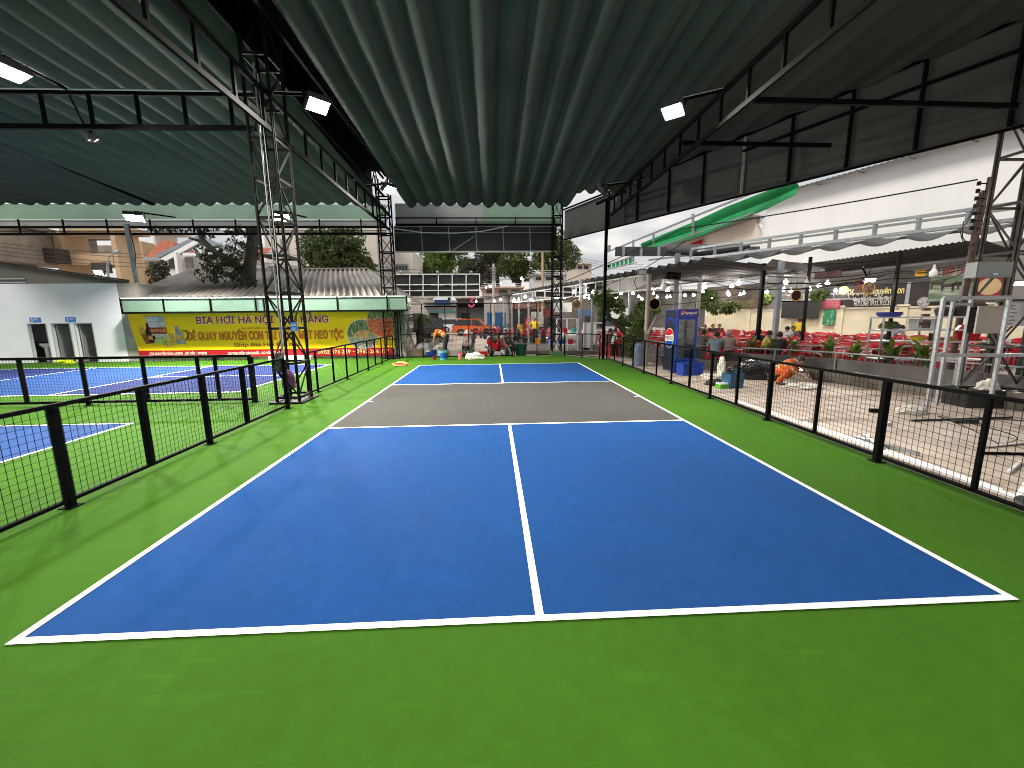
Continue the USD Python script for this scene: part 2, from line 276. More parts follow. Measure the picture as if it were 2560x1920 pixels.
bm = lambda name, p, q, label, w=.06: solo(name, M().bar(p, q, w, w * 1.5), BLACK, label, "beam")
bm("tie_beam", (4.5, 5.75, 5.62), (9.6, 5.75, 5.58), "black tie beam from the right truss to the lattice column outside")
bm("tie_beam", (4.5, 8.53, 5.98), (8.3, 8.53, 5.95), "short black tie beam from the right truss to the grey valance")
bm("tie_beam", (4.5, 12.9, 6.1), (3.9, 14.6, 6.1), "small black strut at the far end of the right truss")
bm("roof_purlin", (-14.15, -1.2, 7.75), (-14.15, 16.4, 6.52), "dark tube between the two left fabric roofs", .08)

# ---------------------------------------------------------------- lattice columns
def column(name, x0, y0, x1, y1, h, label, st=.74, legm=None, ang=.06, base=True):
    t = thing(name, label, "column"); lm = legm or DARKSTEEL; C = [(x0, y0), (x1, y0), (x1, y1), (x0, y1)]
    for (x, y) in C:
        put(t, "leg", M().bar((x, y, .02), (x, y, h), ang, ang * .35).bar((x, y, .02), (x, y, h), ang * .35, ang), lm)
    n = int(h / st)
    for k in range(n):
        for a in range(4):
            p, q = C[a], C[(a + 1) % 4]; z = .12 + k * st
            put(t, "brace", M().bar((*p, z), (*q, z), .035, .05), lm)
            lo, hi = (z + .04, z + st - .04) if (k + a) % 2 else (z + st - .04, z + .04)
            put(t, "diagonal", M().bar((*p, lo), (*q, hi), .022, .03), lm)
    if base: put(t, "base_plate", M().box(x0 - .12, y0 - .12, .0, x1 + .12, y1 + .12, .035), WORNSTEEL)
    return t
colL = column("lattice_column", -4.93, 6.72, -4.46, 7.32, 7.75, "tall black lattice column with a blue SÂN 02 sign beside the left fence", legm=WORNSTEEL)
put(colL, "conduit", M().tube([(-4.70, 6.70, .3), (-4.70, 6.70, 6.6)], .016, 8), GREYPAINT)
put(colL, "hung_cable", M().tube([(-4.62, 6.66, 6.4), (-4.60, 6.66, 3.5), (-4.66, 6.66, 1.1)], .006, 5), PVC)
column("lattice_column", -5.0, 16.15, -4.5, 16.6, 7.6, "black lattice column at the far left corner of the court", legm=DARKSTEEL)
cR = column("lattice_column", 2.46, 16.35, 2.86, 16.75, 6.9, "slim black lattice column at the far right end of the back fence", st=.85, base=False, ang=.05)
solo("column_plinth", M().box(2.38, 16.25, 0.0, 2.94, 16.83, .2), mat("green_painted_concrete", (.05, .13, .05), .7, 0, .2, 6), "green painted concrete plinth under the slim back column", "plinth")
column("lattice_column", 10.12, 5.75, 10.78, 6.35, 9.0, "dark lattice column with cabinets outside the right fence", st=.95, legm=mat("rusty_dark_steel", (.05, .038, .034), .6, .2, .5, 5), ang=.085)
pt = thing("roof_post", "thin black post at the bend of the right fence", "post")
put(pt, "pole", M().box(4.27, 14.58, 0, 4.38, 14.69, 6.3), BLACK); put(pt, "junction_box", M().box(4.38, 14.55, 4.35, 4.5, 14.66, 4.55), WHITE); put(pt, "camera_body", M().cyl((4.42, 14.55, 3.7), .04, .08), BLACK)

# ---------------------------------------------------------------- floodlights
LAMP_ON = glow("floodlight_glow", (1.0, .95, .85), 1150.0); LAMP_HOUSING = mat("lamp_housing", (.09, .09, .095), .5, .4, .1, 6); LENS_OFF = mat("unlit_lens", (.5, .5, .48), .3, 0, .05, 8)
LAMP_WALL = glow("wall_floodlight_glow", (1.0, .95, .85), 2000.0)
def flood(p, aim, arm, label, lit=True, on=None, w=.42, h=.33):
    t = thing("floodlight", label, "floodlight", group=None)
    z = nrm(V(*aim)); x = nrm(np.cross(z, V(0, 0, 1))); y = np.cross(z, x); p = V(*p)
    def q(a, b, c): return p + x * a + y * b + z * c
    def slab(m, a0, a1, b0, b1, c0, c1):
        v = [q(a, b, c) for c in (c0, c1) for b in (b0, b1) for a in (a0, a1)]; return m.add(v, [[0, 2, 3, 1], [4, 5, 7, 6], [0, 1, 5, 4], [2, 6, 7, 3], [0, 4, 6, 2], [1, 3, 7, 5]])
    b = slab(M(), -w/2, w/2, -h/2, h/2, -.07, -.004)
    for k in range(7): slab(b, -w/2 + .02 + k * (w - .05) / 6, -w/2 + .03 + k * (w - .05) / 6, -h/2 + .02, h/2 - .02, -.11, -.07)
    for e in ((-w/2, -w/2 + .015, -h/2, h/2), (w/2 - .015, w/2, -h/2, h/2), (-w/2 + .015, w/2 - .015, -h/2, -h/2 + .015), (-w/2 + .015, w/2 - .015, h/2 - .015, h/2)): slab(b, *e, -.004, .065)
    put(t, "housing", b, LAMP_HOUSING)
    put(t, "lens", M().quad(q(-w/2 + .02, -h/2 + .02, .0), q(w/2 - .02, -h/2 + .02, 0), q(w/2 - .02, h/2 - .02, 0), q(-w/2 + .02, h/2 - .02, 0)), (on or LAMP_ON) if lit else LENS_OFF)
    put(t, "bracket", M().bar(q(-w/2 - .02, 0, -.04), q(-w/2 - .02, 0, -.2), .02, .03).bar(q(w/2 + .02, 0, -.04), q(w/2 + .02, 0, -.2), .02, .03).bar(q(-w/2 - .03, 0, -.2), q(w/2 + .03, 0, -.2), .03, .02), BLACK)
    if arm is not None:
        put(t, "arm", M().bar(q(0, 0, -.21), arm, .035, .05), BLACK)
        e = nrm(V(*arm) - q(0, 0, -.21)); put(t, "conduit", M().tube([q(0, 0, -.21) + V(0, 0, .035), V(*arm) + V(0, 0, .035)], .012, 6), PVC)
flood((-8.04, 5.6, 5.85), (.28, -.06, -1), (-8.45, 7.05, 6.26), "big lit floodlight on an arm at the far upper left")
flood((-3.68, 7.0, 6.05), (.32, -.36, -1), (-4.5, 7.0, 6.22), "lit floodlight on an arm from the lattice column")
flood((-3.75, 13.05, 6.2), (.5, -.3, -1), (-4.5, 13.05, 6.28), "small lit floodlight at the far end of the left truss")
flood((3.62, 7.06, 6.05), (-.32, -.36, -1), (4.5, 6.7, 6.26), "lit floodlight on an arm of the right truss")
flood((3.55, 12.5, 6.05), (-.85, .5, -.5), (4.5, 12.6, 6.3), "unlit floodlight with a white face near the thin post", lit=False)
flood(tuple(at(608, 467, 14.4)), (.15, -.45, -1), (-8.1, 16.6, 6.05), "warm lit floodlight seen through the lattice column", w=.56, h=.42, on=LAMP_WALL)
flood(tuple(at(290, 468, 14.4)), (.2, -.4, -1), (-13.5, 16.6, 6.05), "lit floodlight above the leaning grey pole at the left", w=.56, h=.42, on=LAMP_WALL)
flood((-8.9, 7.9, 5.75), (.2, .3, -1), (-8.45, 7.05, 6.2), "small dark unlit floodlight hanging behind the cross truss", lit=False, w=.2, h=.16)

# ---------------------------------------------------------------- fabric bands at the far end of the hall
BAND_GREEN = fabric("pale_green_translucent_sheet", (.33, .45, .36), .4); BAND_GREY = fabric("pale_grey_translucent_sheet", (.45, .46, .46), .4)
b = thing("eave_band", "pale green sheet with black gutter rails closing the far left eave", "eave")
put(b, "green_sheet", M().box(-30, 17.3, 6.12, -4.9, 17.32, 6.75), BAND_GREEN); put(b, "white_edge", M().bar((-30, 17.28, 6.1), (-4.9, 17.28, 6.1), .04), PVC)
put(b, "grey_sheet", M().box(-30, 17.3, 5.82, -4.9, 17.32, 6.08), BAND_GREY)
for z, w in ((5.78, .09), (5.5, .1), (5.62, .04)): put(b, "rail", M().bar((-30, 17.2, z), (-4.9, 17.2, z), w, w), BLACK)
for i in range(14): put(b, "hanger", M().bar((-29.4 + i * 1.8, 17.18, 5.45), (-29.4 + i * 1.8, 17.18, 6.1), .05, .05), BLACK)
b = thing("eave_band", "pale grey and green sheet above the black billboard at the far end", "eave")
put(b, "grey_sheet", M().box(-4.45, 17.1, 5.85, -.6, 17.12, 6.75), BAND_GREY); put(b, "green_sheet", M().box(-.6, 17.1, 5.85, 2.9, 17.12, 6.75), BAND_GREEN)
put(b, "frame_rail", M().bar((-4.45, 17.0, 6.12), (2.6, 17.0, 6.12), .05, .05), BLACK); put(b, "frame_rail", M().bar((-4.45, 17.0, 5.82), (2.9, 17.0, 5.82), .1, .1), BLACK)
for i in range(5): put(b, "frame_post", M().bar((-4.4 + i * 1.75, 16.98, 5.85), (-4.4 + i * 1.75, 16.98, 6.1), .045), BLACK)
PANEL = mat("matt_black_board", (.014, .014, .015), .55, 0, .25, 2)
b = thing("billboard", "long black billboard on a white tube frame hung over the back fence", "billboard")
for i in range(6):
    x = -4.5 + i * 1.2; put(b, "panel", M().box(x, 16.9, 4.70, x + 1.195, 16.92, 5.75), PANEL)
for i in range(1, 6): put(b, "frame_post", M().bar((-4.5 + i * 1.2 + .02, 16.86, 4.7), (-4.5 + i * 1.2 - .03, 16.86, 5.75), .03), GALV)
put(b, "frame_rail", M().bar((-4.5, 16.83, 5.46), (2.6, 16.83, 5.46), .025), GALV); put(b, "frame_rail", M().bar((-4.5, 16.83, 5.73), (2.7, 16.83, 5.73), .03), GALV)
put(b, "bottom_rail", M().box(-4.5, 16.84, 4.63, 2.7, 16.9, 4.69), mat("dull_aluminium", (.5, .51, .5), .5, .3, .1, 4)); put(b, "diagonal", M().bar((-1.95, 16.82, 4.7), (-1.0, 16.82, 5.3), .03), GALV)
solo("loose_cable", M().tube([(-4.5, 16.7, 5.62), (-3.2, 16.68, 5.44), (-1.8, 16.68, 5.42), (-.6, 16.7, 5.5), (.5, 16.7, 5.72)], .02, 6), PVC, "white cable sagging across the black billboard", "cable")

vb = thing("side_valance", "long grey fabric valance on black struts under the right edge of the roof", "valance")
def vp(s, z): return V(3.25 + .499 * s, 18.07 - .8665 * s, z)
def vtop(s): return 6.66 + .052 * s if s > 6 else 6.68 + .04 * s
S = [0, 2.9, 4.4, 5.8, 7.12, 8.42, 9.71, 11.04, 12.32, 13.7, 15, 16.5, 18, 20]
VAL = fabric("grey_valance_fabric", (.06, .06, .059), .12)
for a, c in zip(S[:-1], S[1:]): put(vb, "fabric_panel", M().quad(vp(a, 5.37), vp(c, 5.37), vp(c, vtop(c)), vp(a, vtop(a))), VAL)
nn = V(-.8665, -.499, 0)
for s in S[1:]: put(vb, "strut", M().bar(vp(s, 5.42) + nn * .06, vp(s, vtop(s)) + nn * .06, .06), GREYPAINT if s == 8.42 else BLACK)
put(vb, "top_rail", M().bar(vp(0, 6.72) + nn * .08, vp(6, 6.92) + nn * .08, .06), BLACK); put(vb, "top_rail", M().bar(vp(6, vtop(6)) + nn * .08, vp(20, vtop(20)) + nn * .08, .07), BLACK)
put(vb, "middle_rail", M().bar(vp(8.4, 6.62) + nn * .1, vp(20, 6.95) + nn * .1, .06), BLACK); put(vb, "bottom_rail", M().bar(vp(0, 5.36) + nn * .05, vp(20, 5.36) + nn * .05, .05), BLACK)

# ---------------------------------------------------------------- mesh fences
WIRE = mat("black_wire", (.004, .005, .004), .7, spec=.1)
def wires(m, p, q, z0, z1, pitch=.064, r=.0017):
    p, q = V(*p), V(*q); L = np.linalg.norm(q - p); u = (q - p) / L; n = max(2, round(L / pitch)); k = max(2, round((z1 - z0) / pitch))
    for i in range(1, n): c = p + u * (L * i / n); m.bar((c[0], c[1], z0), (c[0], c[1], z1), 2 * r)
    for j in range(1, k): z = z0 + (z1 - z0) * j / k; m.bar((p[0], p[1], z), (q[0], q[1], z), 2 * r)
    return m
def fence(name, pts, label, z0=.075, z1=1.0, wide=(), feet=(), w=.043, cat="fence", mid=None, pitch=.064, rails=True):
    t = thing(name, label, cat); P = [V(*a) for a in pts]
    for i, a in enumerate(P):
        ww = w * 1.6 if i in wide else w; d = nrm((P[min(i + 1, len(P) - 1)] - P[max(i - 1, 0)])); 
        put(t, "post", M().bar((a[0], a[1], 0 if i in feet else z0), (a[0], a[1], z1), ww, ww * .8, up=(d[0], d[1], 0)), BLACK)
    for i in feet: put(t, "base_plate", M().cbox((P[i][0], P[i][1], .005), .13, .13, .009), BLACK)
    for i in range(len(P) - 1):
        a, c = P[i], P[i + 1]
        put(t, "top_rail", M().bar((*a, z1 + w * .4), (*c, z1 + w * .4), w, w * .9), BLACK); put(t, "bottom_rail", M().bar((*a, z0), (*c, z0), w, w * .8), BLACK)
        if mid: put(t, "middle_rail", M().bar((*a, mid), (*c, mid), w * .7), BLACK)
        put(t, "wire_mesh", wires(M(), a, c, z0, z1, pitch), WIRE)
    return t
ys = [-3.1, -2.1, -1.12, -.14, .84, 1.81, 2.79, 3.83, 4.78, 6.16]
fence("mesh_fence", [(-4.44, y) for y in ys], "low black mesh fence at the left of the court, nearest stretch", wide=range(len(ys)), feet=(1, 3, 5, 7, 9))
ys = [7.5, 8.02, 9.08, 10.1, 11.07, 12.2, 13.1, 14.0, 14.9, 15.9]
fence("mesh_fence", [(-4.6, y) for y in ys], "low black mesh fence left of the court, beyond the lattice column", feet=(1, 3, 5, 7, 9))
ys = [-1.5, -.6, .4, 1.4, 2.42, 3.42, 4.45, 5.38, 6.34, 7.3, 8.3, 9.3, 10.28, 11.3, 12.37, 13.4, 14.5]
fence("mesh_fence", [(4.44, y) for y in ys], "long low black mesh fence along the right of the court", wide=(0, 2, 4, 6), feet=(0, 2, 4, 6, 8, 10, 12, 14, 16))
fence("mesh_fence", [(4.2, 14.7), (3.62, 15.45), (3.0, 16.3)], "short low mesh fence from the thin post to the back column", feet=(0, 1, 2))
xs = [-14.2, -12.8, -11.55, -10.25, -9.0, -7.75, -6.62, -6.25, -5.5]
fence("mesh_fence", [(x, 6.9) for x in xs], "low black mesh fence running left from the lattice column", wide=(8,), feet=(1, 4, 8), w=.06)
fence("tall_mesh_fence", [(-4.35, 16.42), (-3.38, 16.42), (-2.36, 16.42), (-1.34, 16.42), (-.32, 16.42), (.72, 16.42)], "tall black mesh fence closing the far end of the court", z0=.04, z1=2.36, mid=1.03, w=.045, feet=range(6), pitch=.06)
fence("tall_mesh_gate", [(1.76, 16.5), (2.42, 16.62)], "tall black mesh gate leaf standing open by the slim column", z0=.04, z1=2.36, mid=1.03, w=.045, feet=(0, 1), pitch=.06, cat="gate")
solo("gate_lintel", M().bar((.72, 16.42, 2.38), (2.46, 16.5, 2.38), .045), BLACK, "thin black bar over the open gateway in the back fence", "lintel")
# ---------------------------------------------------------------- lettering
def text(parent, s, o, width, height, mat_, ux=(1, 0, 0), uy=(0, 0, 1), depth=.003, bold=True, name="lettering", squash=None):
    """a line of lettering from o along ux, its capitals height tall and the line width long"""
    t = meshkit.text_mesh(s, height, depth, bold); v = np.array(t.vertices); w = v[:, 0].max() - v[:, 0].min(); v[:, 0] = (v[:, 0] - v[:, 0].min()) * (width / w if width else 1)
    ux, uy = V(*ux), V(*uy); n = np.cross(ux, uy)
    return put(parent, name, M().add(V(*o) + v[:, :1] * ux + v[:, 1:2] * uy + v[:, 2:] * n, t.faces), mat_)
def flat(name, c, rough=.5, var=.06, vs=4): return mat(name, c, rough, 0, var, vs, spec=.2)
def circle(r, n=28, sx=1., a0=0, a1=360): return [(r * sx * math.cos(math.radians(a0 + (a1 - a0) * i / n)), r * math.sin(math.radians(a0 + (a1 - a0) * i / n))) for i in range(n + (0 if a1 - a0 == 360 else 1))]

# ---------------------------------------------------------------- wall with the yellow banner
CONC = mat("weathered_concrete", (.33, .32, .29), .85, 0, .45, 1.6, .3, 30); PLASTER = mat("bare_grey_plaster", (.36, .34, .31), .85, 0, .22, 1.5, .2, 40)
wl = thing("boundary_wall", "weathered concrete boundary wall behind the yellow banner", "wall")
put(wl, "wall_body", M().box(-15.55, 16.66, -.1, -4.2, 16.84, 2.72), CONC)
for i in range(44): put(wl, "rib", M().box(-15.5 + i * .25, 16.635, -.05, -15.5 + i * .25 + .17, 16.66, .34), CONC)
YEL, RED_P = flat("banner_yellow", (.96, .60, .004), .45), flat("banner_red", (.34, .010, .016), .45)
bn = thing("banner", "long yellow BIA HƠI HÀ NỘI banner with a red strip, on the wall", "banner")
yb = 16.58
put(bn, "printed_sheet", M().plate([(-15.80, .42), (-4.7, .42), (-4.7, 2.1), (-16.08, 2.16)], (0, yb, 0), (1, 0, 0), (0, 0, 1), .012), YEL)
put(bn, "red_strip", M().plate([(-15.78, .2), (-8.6, .12), (-4.75, .12), (-4.75, .47), (-8.6, .47), (-15.84, .47)], (0, yb - .012, 0), (1, 0, 0), (0, 0, 1), .004), RED_P)
put(bn, "thin_rule", M().plate([(-15.7, .60), (-4.75, .60), (-4.75, .61), (-15.7, .61)], (0, yb - .012, 0), (1, 0, 0), (0, 0, 1), .003), flat("banner_ochre", (.45, .28, .01)))
W_INK, R_INK, O_INK, BR_INK, D_INK = flat("ink_white", (.7, .66, .58)), flat("ink_red", (.38, .012, .03)), flat("ink_orange", (.72, .20, .02)), flat("ink_maroon", (.26, .03, .02)), flat("ink_dark", (.08, .02, .02))
y1, y2, y3, y4 = yb - .0125, yb - .016, yb - .0195, yb - .023
def outlined(s, x, z, w, h, ink, edge, g=.018):
    for dx, dz in ((-g, -g), (g, -g), (-g, g), (g, g)): text(bn, s, (x + dx, y1 - .0005 * (dx > 0) - .001 * (dz > 0), z + dz), w, h, edge, name="letter_edge", depth=.002)
    text(bn, s, (x, y3, z), w, h, ink)
outlined("BIA HƠI HÀ NỘI THU HẰNG", -13.2, 1.62, 5.68, .29, R_INK, W_INK)
text(bn, "BIA HƠI CHIẾT LY SỐ 1 TẠI HÀ NỘI", (-11.3, y1, 1.36), 2.0, .075, BR_INK)
outlined("DÊ QUAY NGUYÊN CON TẠI GIA - MẸT HEO TỘC", -13.64, .91, 6.72, .34, O_INK, BR_INK, .013)
text(bn, "Ship Bia Hơi tận nhà", (-11.72, y1, .60), 2.9, .15, BR_INK)
text(bn, "139 NGUYỄN VĂN LƯỢNG . GÒ VẤP . TPHCM", (-15.37, yb - .017, .28), 2.45, .10, W_INK); text(bn, "307 NGUYỄN VĂN KHỐI . GÒ VẤP. TP HCM", (-12.03, yb - .017, .25), 2.42, .10, W_INK)
text(bn, "0902 676 239 - 0965 264 877", (-8.1, yb - .017, .23), 3.15, .16, flat("ink_pale_yellow", (.8, .66, .25)))
def pic(name, poly, m, y=y1, t=.003): put(bn, name, M().plate(poly, (0, y, 0), (1, 0, 0), (0, 0, 1), t), m)
SILVER = flat("print_silver", (.52, .52, .56), .4, .35, 5); AMB = flat("print_amber", (.33, .10, .03), .5, .4, 5); HOP = flat("print_hop_green", (.42, .48, .14), .5, .4, 12); STRAW = flat("print_straw", (.62, .36, .08), .5, .4, 12); BTL = flat("print_bottle_brown", (.05, .012, .012), .5, .2)
pic("printed_basket", [(-15.62, 1.22), (-15.1, 1.24), (-15.02, .80), (-15.45, .76)], AMB); pic("printed_straw", [(-15.62, 1.22), (-15.68, 1.55), (-15.55, 1.42), (-15.5, 1.62), (-15.42, 1.4), (-15.36, 1.55), (-15.3, 1.22)], STRAW, y2)
pic("printed_bottle", [(-15.40, 1.28), (-15.34, 1.45), (-15.33, 1.68), (-15.22, 1.68), (-15.2, 1.45), (-15.06, 1.3), (-14.98, .82), (-15.3, .82)], BTL, y2); pic("bottle_label", [(-15.32, 1.12), (-15.03, 1.12), (-15.0, .95), (-15.3, .95)], STRAW, y3)
pic("printed_keg", [(-15.30, 1.93), (-15.1, 1.97), (-14.75, 1.98), (-14.52, 1.94), (-14.50, 1.0), (-14.6, .86), (-15.0, .84), (-15.10, .95)], SILVER, y3)
pic("keg_ring", [(-15.27, 1.74), (-14.52, 1.74), (-14.52, 1.71), (-15.27, 1.71)], flat("print_grey", (.3, .3, .33)), y4); pic("keg_label", [(-15.22, 1.48), (-14.5, 1.48), (-14.49, 1.2), (-15.16, 1.2)], RED_P, y4)
text(bn, "BIA HƠI HÀ NỘI", (-15.16, yb - .027, 1.28), .64, .13, flat("ink_gold", (.75, .5, .2)))
for k, (a, c) in enumerate(((-15.0, .86), (-14.9, .98), (-14.8, .88), (-14.72, 1.0), (-14.86, .80), (-14.66, .84), (-14.6, .94))): pic("printed_hop", [(a + x, c + z) for x, z in circle(.075, 10)], HOP, y4 - .002 - .0035 * (k % 3))
pic("printed_grain", [(-14.6, .9), (-14.35, .86), (-14.25, .72), (-14.5, .62), (-14.75, .72)], STRAW, y4); pic("printed_glass", [(-14.45, 1.2), (-14.2, 1.2), (-14.16, .78), (-14.4, .76)], STRAW, y3)
pic("printed_jug", [(-14.13, 1.53), (-14.0, 1.53), (-13.95, 1.38), (-13.80, 1.2), (-13.76, .75), (-14.14, .74), (-14.17, 1.1)], flat("print_steel", (.3, .3, .33), .4, .5, 6), y3); pic("jug_label", [(-14.15, 1.12), (-13.8, 1.12), (-13.79, .95), (-14.15, .95)], STRAW, y4)
pic("jug_handle", [(-13.84, 1.35), (-13.62, 1.32), (-13.58, 1.1), (-13.74, .86), (-13.77, .9), (-13.64, 1.1), (-13.67, 1.27), (-13.83, 1.3)], BTL, y3)
def photo_mat(name, stops, sc, stretch=(1, 1, 1)):
    return usdkit.material(stage, f"/World/Looks/{name}", {"g": ("texture_coordinate", {}), "m": ("mapping", {"scale": stretch}), "n": ("noise_texture", {"scale": sc, "detail": 6.0, "distortion": .6}), "r": ("rgb_ramp", {"ramp": stops}), "p": ("principled_bsdf", {"roughness": .45})}, [("g.object", "m.vector"), ("m.vector", "n.vector"), ("n.fac", "r.fac"), ("r.color", "p.base_color")], surface="p.BSDF")
GARDEN = photo_mat("print_garden", [(.3, (.03, .05, .02)), (.5, (.10, .17, .05)), (.62, (.35, .4, .3)), (.75, (.5, .5, .46))], 6, (3, 1, .6)); ASHES = photo_mat("print_ashes", [(.3, (.09, .08, .07)), (.5, (.3, .28, .27)), (.7, (.6, .58, .58))], 11)
MEAT = photo_mat("print_meat", [(.3, (.35, .03, .01)), (.5, (.6, .10, .03)), (.7, (.75, .25, .10))], 4, (.6, 1, 2.4)); HERB = photo_mat("print_herbs", [(.3, (.04, .05, .02)), (.5, (.2, .22, .1)), (.7, (.5, .46, .36))], 9); ROAST = photo_mat("print_roast", [(.3, (.4, .15, .04)), (.7, (.72, .42, .16))], 5)
cx, cz, cr = -6.08, 1.06, .66
pic("photo_rim", [(cx + x, cz + z) for x, z in circle(cr + .03)], W_INK, y1); pic("photo_garden", [(cx + x, cz + z) for x, z in circle(cr)], GARDEN, y2); pic("photo_ashes", [(cx + x, cz + z) for x, z in circle(cr, 24, 1, 188, 352)], ASHES, y3)
pic("printed_roast", [(cx - .4, cz - .02), (cx - .25, cz + .14), (cx + .1, cz + .2), (cx + .35, cz + .24), (cx + .42, cz + .14), (cx + .28, cz + .0), (cx + .2, cz - .16), (cx + .05, cz - .1), (cx - .1, cz - .18), (cx - .35, cz - .12)], ROAST, y4)
cx, cz, cr = -5.1, 1.66, .72
def cap(pl): return [(min(max(cx + x, -9), -4.72), min(cz + z, 2.09)) for x, z in pl]
pic("photo_rim", cap(circle(cr + .04)), flat("ink_pink", (.7, .4, .34)), y4); pic("photo_herbs", cap(circle(cr)), HERB, yb - .0265); pic("printed_meat", cap(circle(cr, 24, 1, 175, 368)), MEAT, yb - .03)

# pale green fascia over the banner
fs = thing("fascia_canopy", "pale green fascia in black frames running above the yellow banner", "canopy")
XS = [-15.7, -14.0, -12.1, -10.24, -9.9, -6.85, -4.75, -3.92]
for a, c in zip(XS[:-1], XS[1:]): put(fs, "panel", M().box(a + .03, 15.96, 2.14, c - .03, 15.98, 2.68), mat("pale_green_sheet", (.13, .21, .16), .25, 0, .12, .9)); put(fs, "top_rail", M().bar((a, 15.94, 2.7), (c, 15.94, 2.7), .05, .05), mat("green_white_trim", (.5, .56, .5), .4, 0, .1)); put(fs, "bottom_rail", M().bar((a, 15.94, 2.1), (c, 15.94, 2.1), .07, .08), BLACK)
for a in XS: put(fs, "divider", M().bar((a, 15.94, 2.08), (a, 15.94, 2.72), .045, .05), BLACK)
put(fs, "top_sheet", M().box(-15.7, 15.99, 2.66, -3.92, 16.9, 2.69), mat("pale_green_sheet", (.36, .5, .4))); put(fs, "end_panel", M().box(-3.94, 16.0, 2.14, -3.92, 16.9, 2.68), mat("pale_green_sheet", (.36, .5, .4)))

# ---------------------------------------------------------------- white lavatory block
wc = thing("lavatory_block", "plain white lavatory block with three doorways at the far left", "building")
WCW = mat("white_plaster", (.82, .83, .88), .6, 0, .08, .7, .05, 30); TILE_D = mat("dark_grey_tiles", (.09, .09, .095), .4, 0, .2, 3); TILE_L = mat("light_tiles", (.42, .42, .42), .35, 0, .1, 3)
D = [(-20.27, -19.55), (-19.30, -18.57), (-18.34, -17.63)]; Yw = 16.62
xs = [-27.0] + [v for d in D for v in d] + [-16.35]
for i in range(0, len(xs), 2): put(wc, "wall_panel", M().box(xs[i], Yw, 0, xs[i + 1], Yw + .12, 1.68), WCW)
put(wc, "wall_panel", M().box(-27, Yw, 1.68, -16.35, Yw + .12, 3.37), WCW); put(wc, "bare_plaster_wall", M().box(-16.35, Yw + .02, 0, -15.55, Yw + .14, 3.38), PLASTER); put(wc, "side_wall", M().box(-15.72, Yw + .14, 0, -15.6, 19.5, 3.36), PLASTER)
put(wc, "roof", M().box(-27, Yw + .12, 3.22, -15.72, 19.6, 3.32), CONC); put(wc, "floor", M().box(-27, Yw + .12, -.05, -15.72, 19.4, .02), TILE_D); put(wc, "back_wall", M().box(-27, 18.0, 0, -15.72, 18.1, .85), TILE_D); put(wc, "back_wall", M().box(-27, 18.0, .85, -15.72, 18.1, 3.2), TILE_L)
for k, (a, c) in enumerate(D):
    put(wc, "door_frame", M().box(a - .03, Yw - .012, 0, a, Yw - .002, 1.70).box(c, Yw - .012, 0, c + .03, Yw - .002, 1.70).box(a - .03, Yw - .012, 1.68, c + .03, Yw - .002, 1.72), mat("aluminium_frame", (.55, .56, .57), .35, .6, .1, 8)); put(wc, "partition", M().box(c + .08, Yw + .13, 0, c + .14, 18, 3.2), TILE_L)
    if k: put(wc, "door_leaf", M().box(a + .03, Yw + .14, .03, a + .06, Yw + .75, 1.66), mat("aluminium_frame", (.5, .5, .5)))
BLUE_S = flat("sign_blue", (.05, .20, .62), .4)
def wcs(x0, x1, label, z0=1.76, z1=1.96):
    t = thing("lavatory_sign", label, "sign"); put(t, "plate", M().box(x0, Yw - .02, z0, x1, Yw - .003, z1), BLUE_S); s = (x0 + .10)
    put(t, "figure", M().plate(circle(.022, 10), (s, Yw - .021, z1 - .055), (1, 0, 0), (0, 0, 1), .002).plate([(-.03, .07), (.03, .07), (.022, .02), (.018, -.05), (-.018, -.05), (-.022, .02)], (s, Yw - .021, z0 + .06), (1, 0, 0), (0, 0, 1), .002), W_INK); text(t, "WC", (s + .08, Yw - .021, z0 + .085), .17, .075, W_INK, depth=.002)
wcs(-20.14, -19.7, "blue WC sign over the open dark doorway, leftmost"); wcs(-18.67, -18.25, "blue WC sign above the gap between the two grey doorways")
t = thing("wash_basin", "small white wash basin in the leftmost lavatory doorway", "wash basin", (-20.05, 16.95, 0)); put(t, "bowl", M().lathe([(.0, .62), (.08, .64), (.19, .74), (.22, .82), (.20, .82), (.15, .74), (.0, .70)], n=16, sy=.8), WHITE, True); put(t, "pedestal", M().cyl((0, 0.02, 0), .07, .64, 12), WHITE, True)
def rag(name, p, r, h, m, label, cat, seed, sx=1., n=3, group=None):
    b = trimesh.creation.icosphere(n, 1.0); v = np.array(b.vertices); q = meshkit.fbm(v * 2.3 + seed * 7.1, 4, seed); v *= (.55 + .9 * q)[:, None]; v[:, 2] = np.maximum(v[:, 2], -.35) + .35; v *= (r * sx, r, h / 1.1); v += np.array(p); return solo(name, M().add(v, b.faces), m, label, cat, group, smooth=60)
rag("safety_vest", (-18.6, 16.2, 0), .22, .2, flat("hi_vis_yellow", (.55, .75, .02), .6, .4, 6), "crumpled neon yellow vest lying before the lavatory doors", "vest", 3, 1.6)
rag("orange_cloth", tuple(gp(866, 790)), .17, .13, mat("orange_cloth", (.72, .10, .01), .7, 0, .4, 4, col2=(.8, .32, .12)), "crumpled orange cloth on the green floor near the far corner", "cloth", 5, 1.7)
solo("foam_slab", M().box(-10.1, 16.2, 0, -8.3, 16.5, .17), WHITE, "long white slab lying at the foot of the wall under the banner", "slab")
p = thing("service_pole", "leaning grey steel pole with a black cable behind the banner wall", "pole"); a, c = at(272, 484, 17.0), at(303, 655, 17.0)
put(p, "tube", M().tube([c, a], .085, 14), GREYPAINT, 40); put(p, "cable", M().tube([a + V(.12, 0, 0), a + V(.2, 0, -1.2), c + V(.03, 0, 1.6), c + V(-.12, 0, .6)], .02, 6), RUBBER)

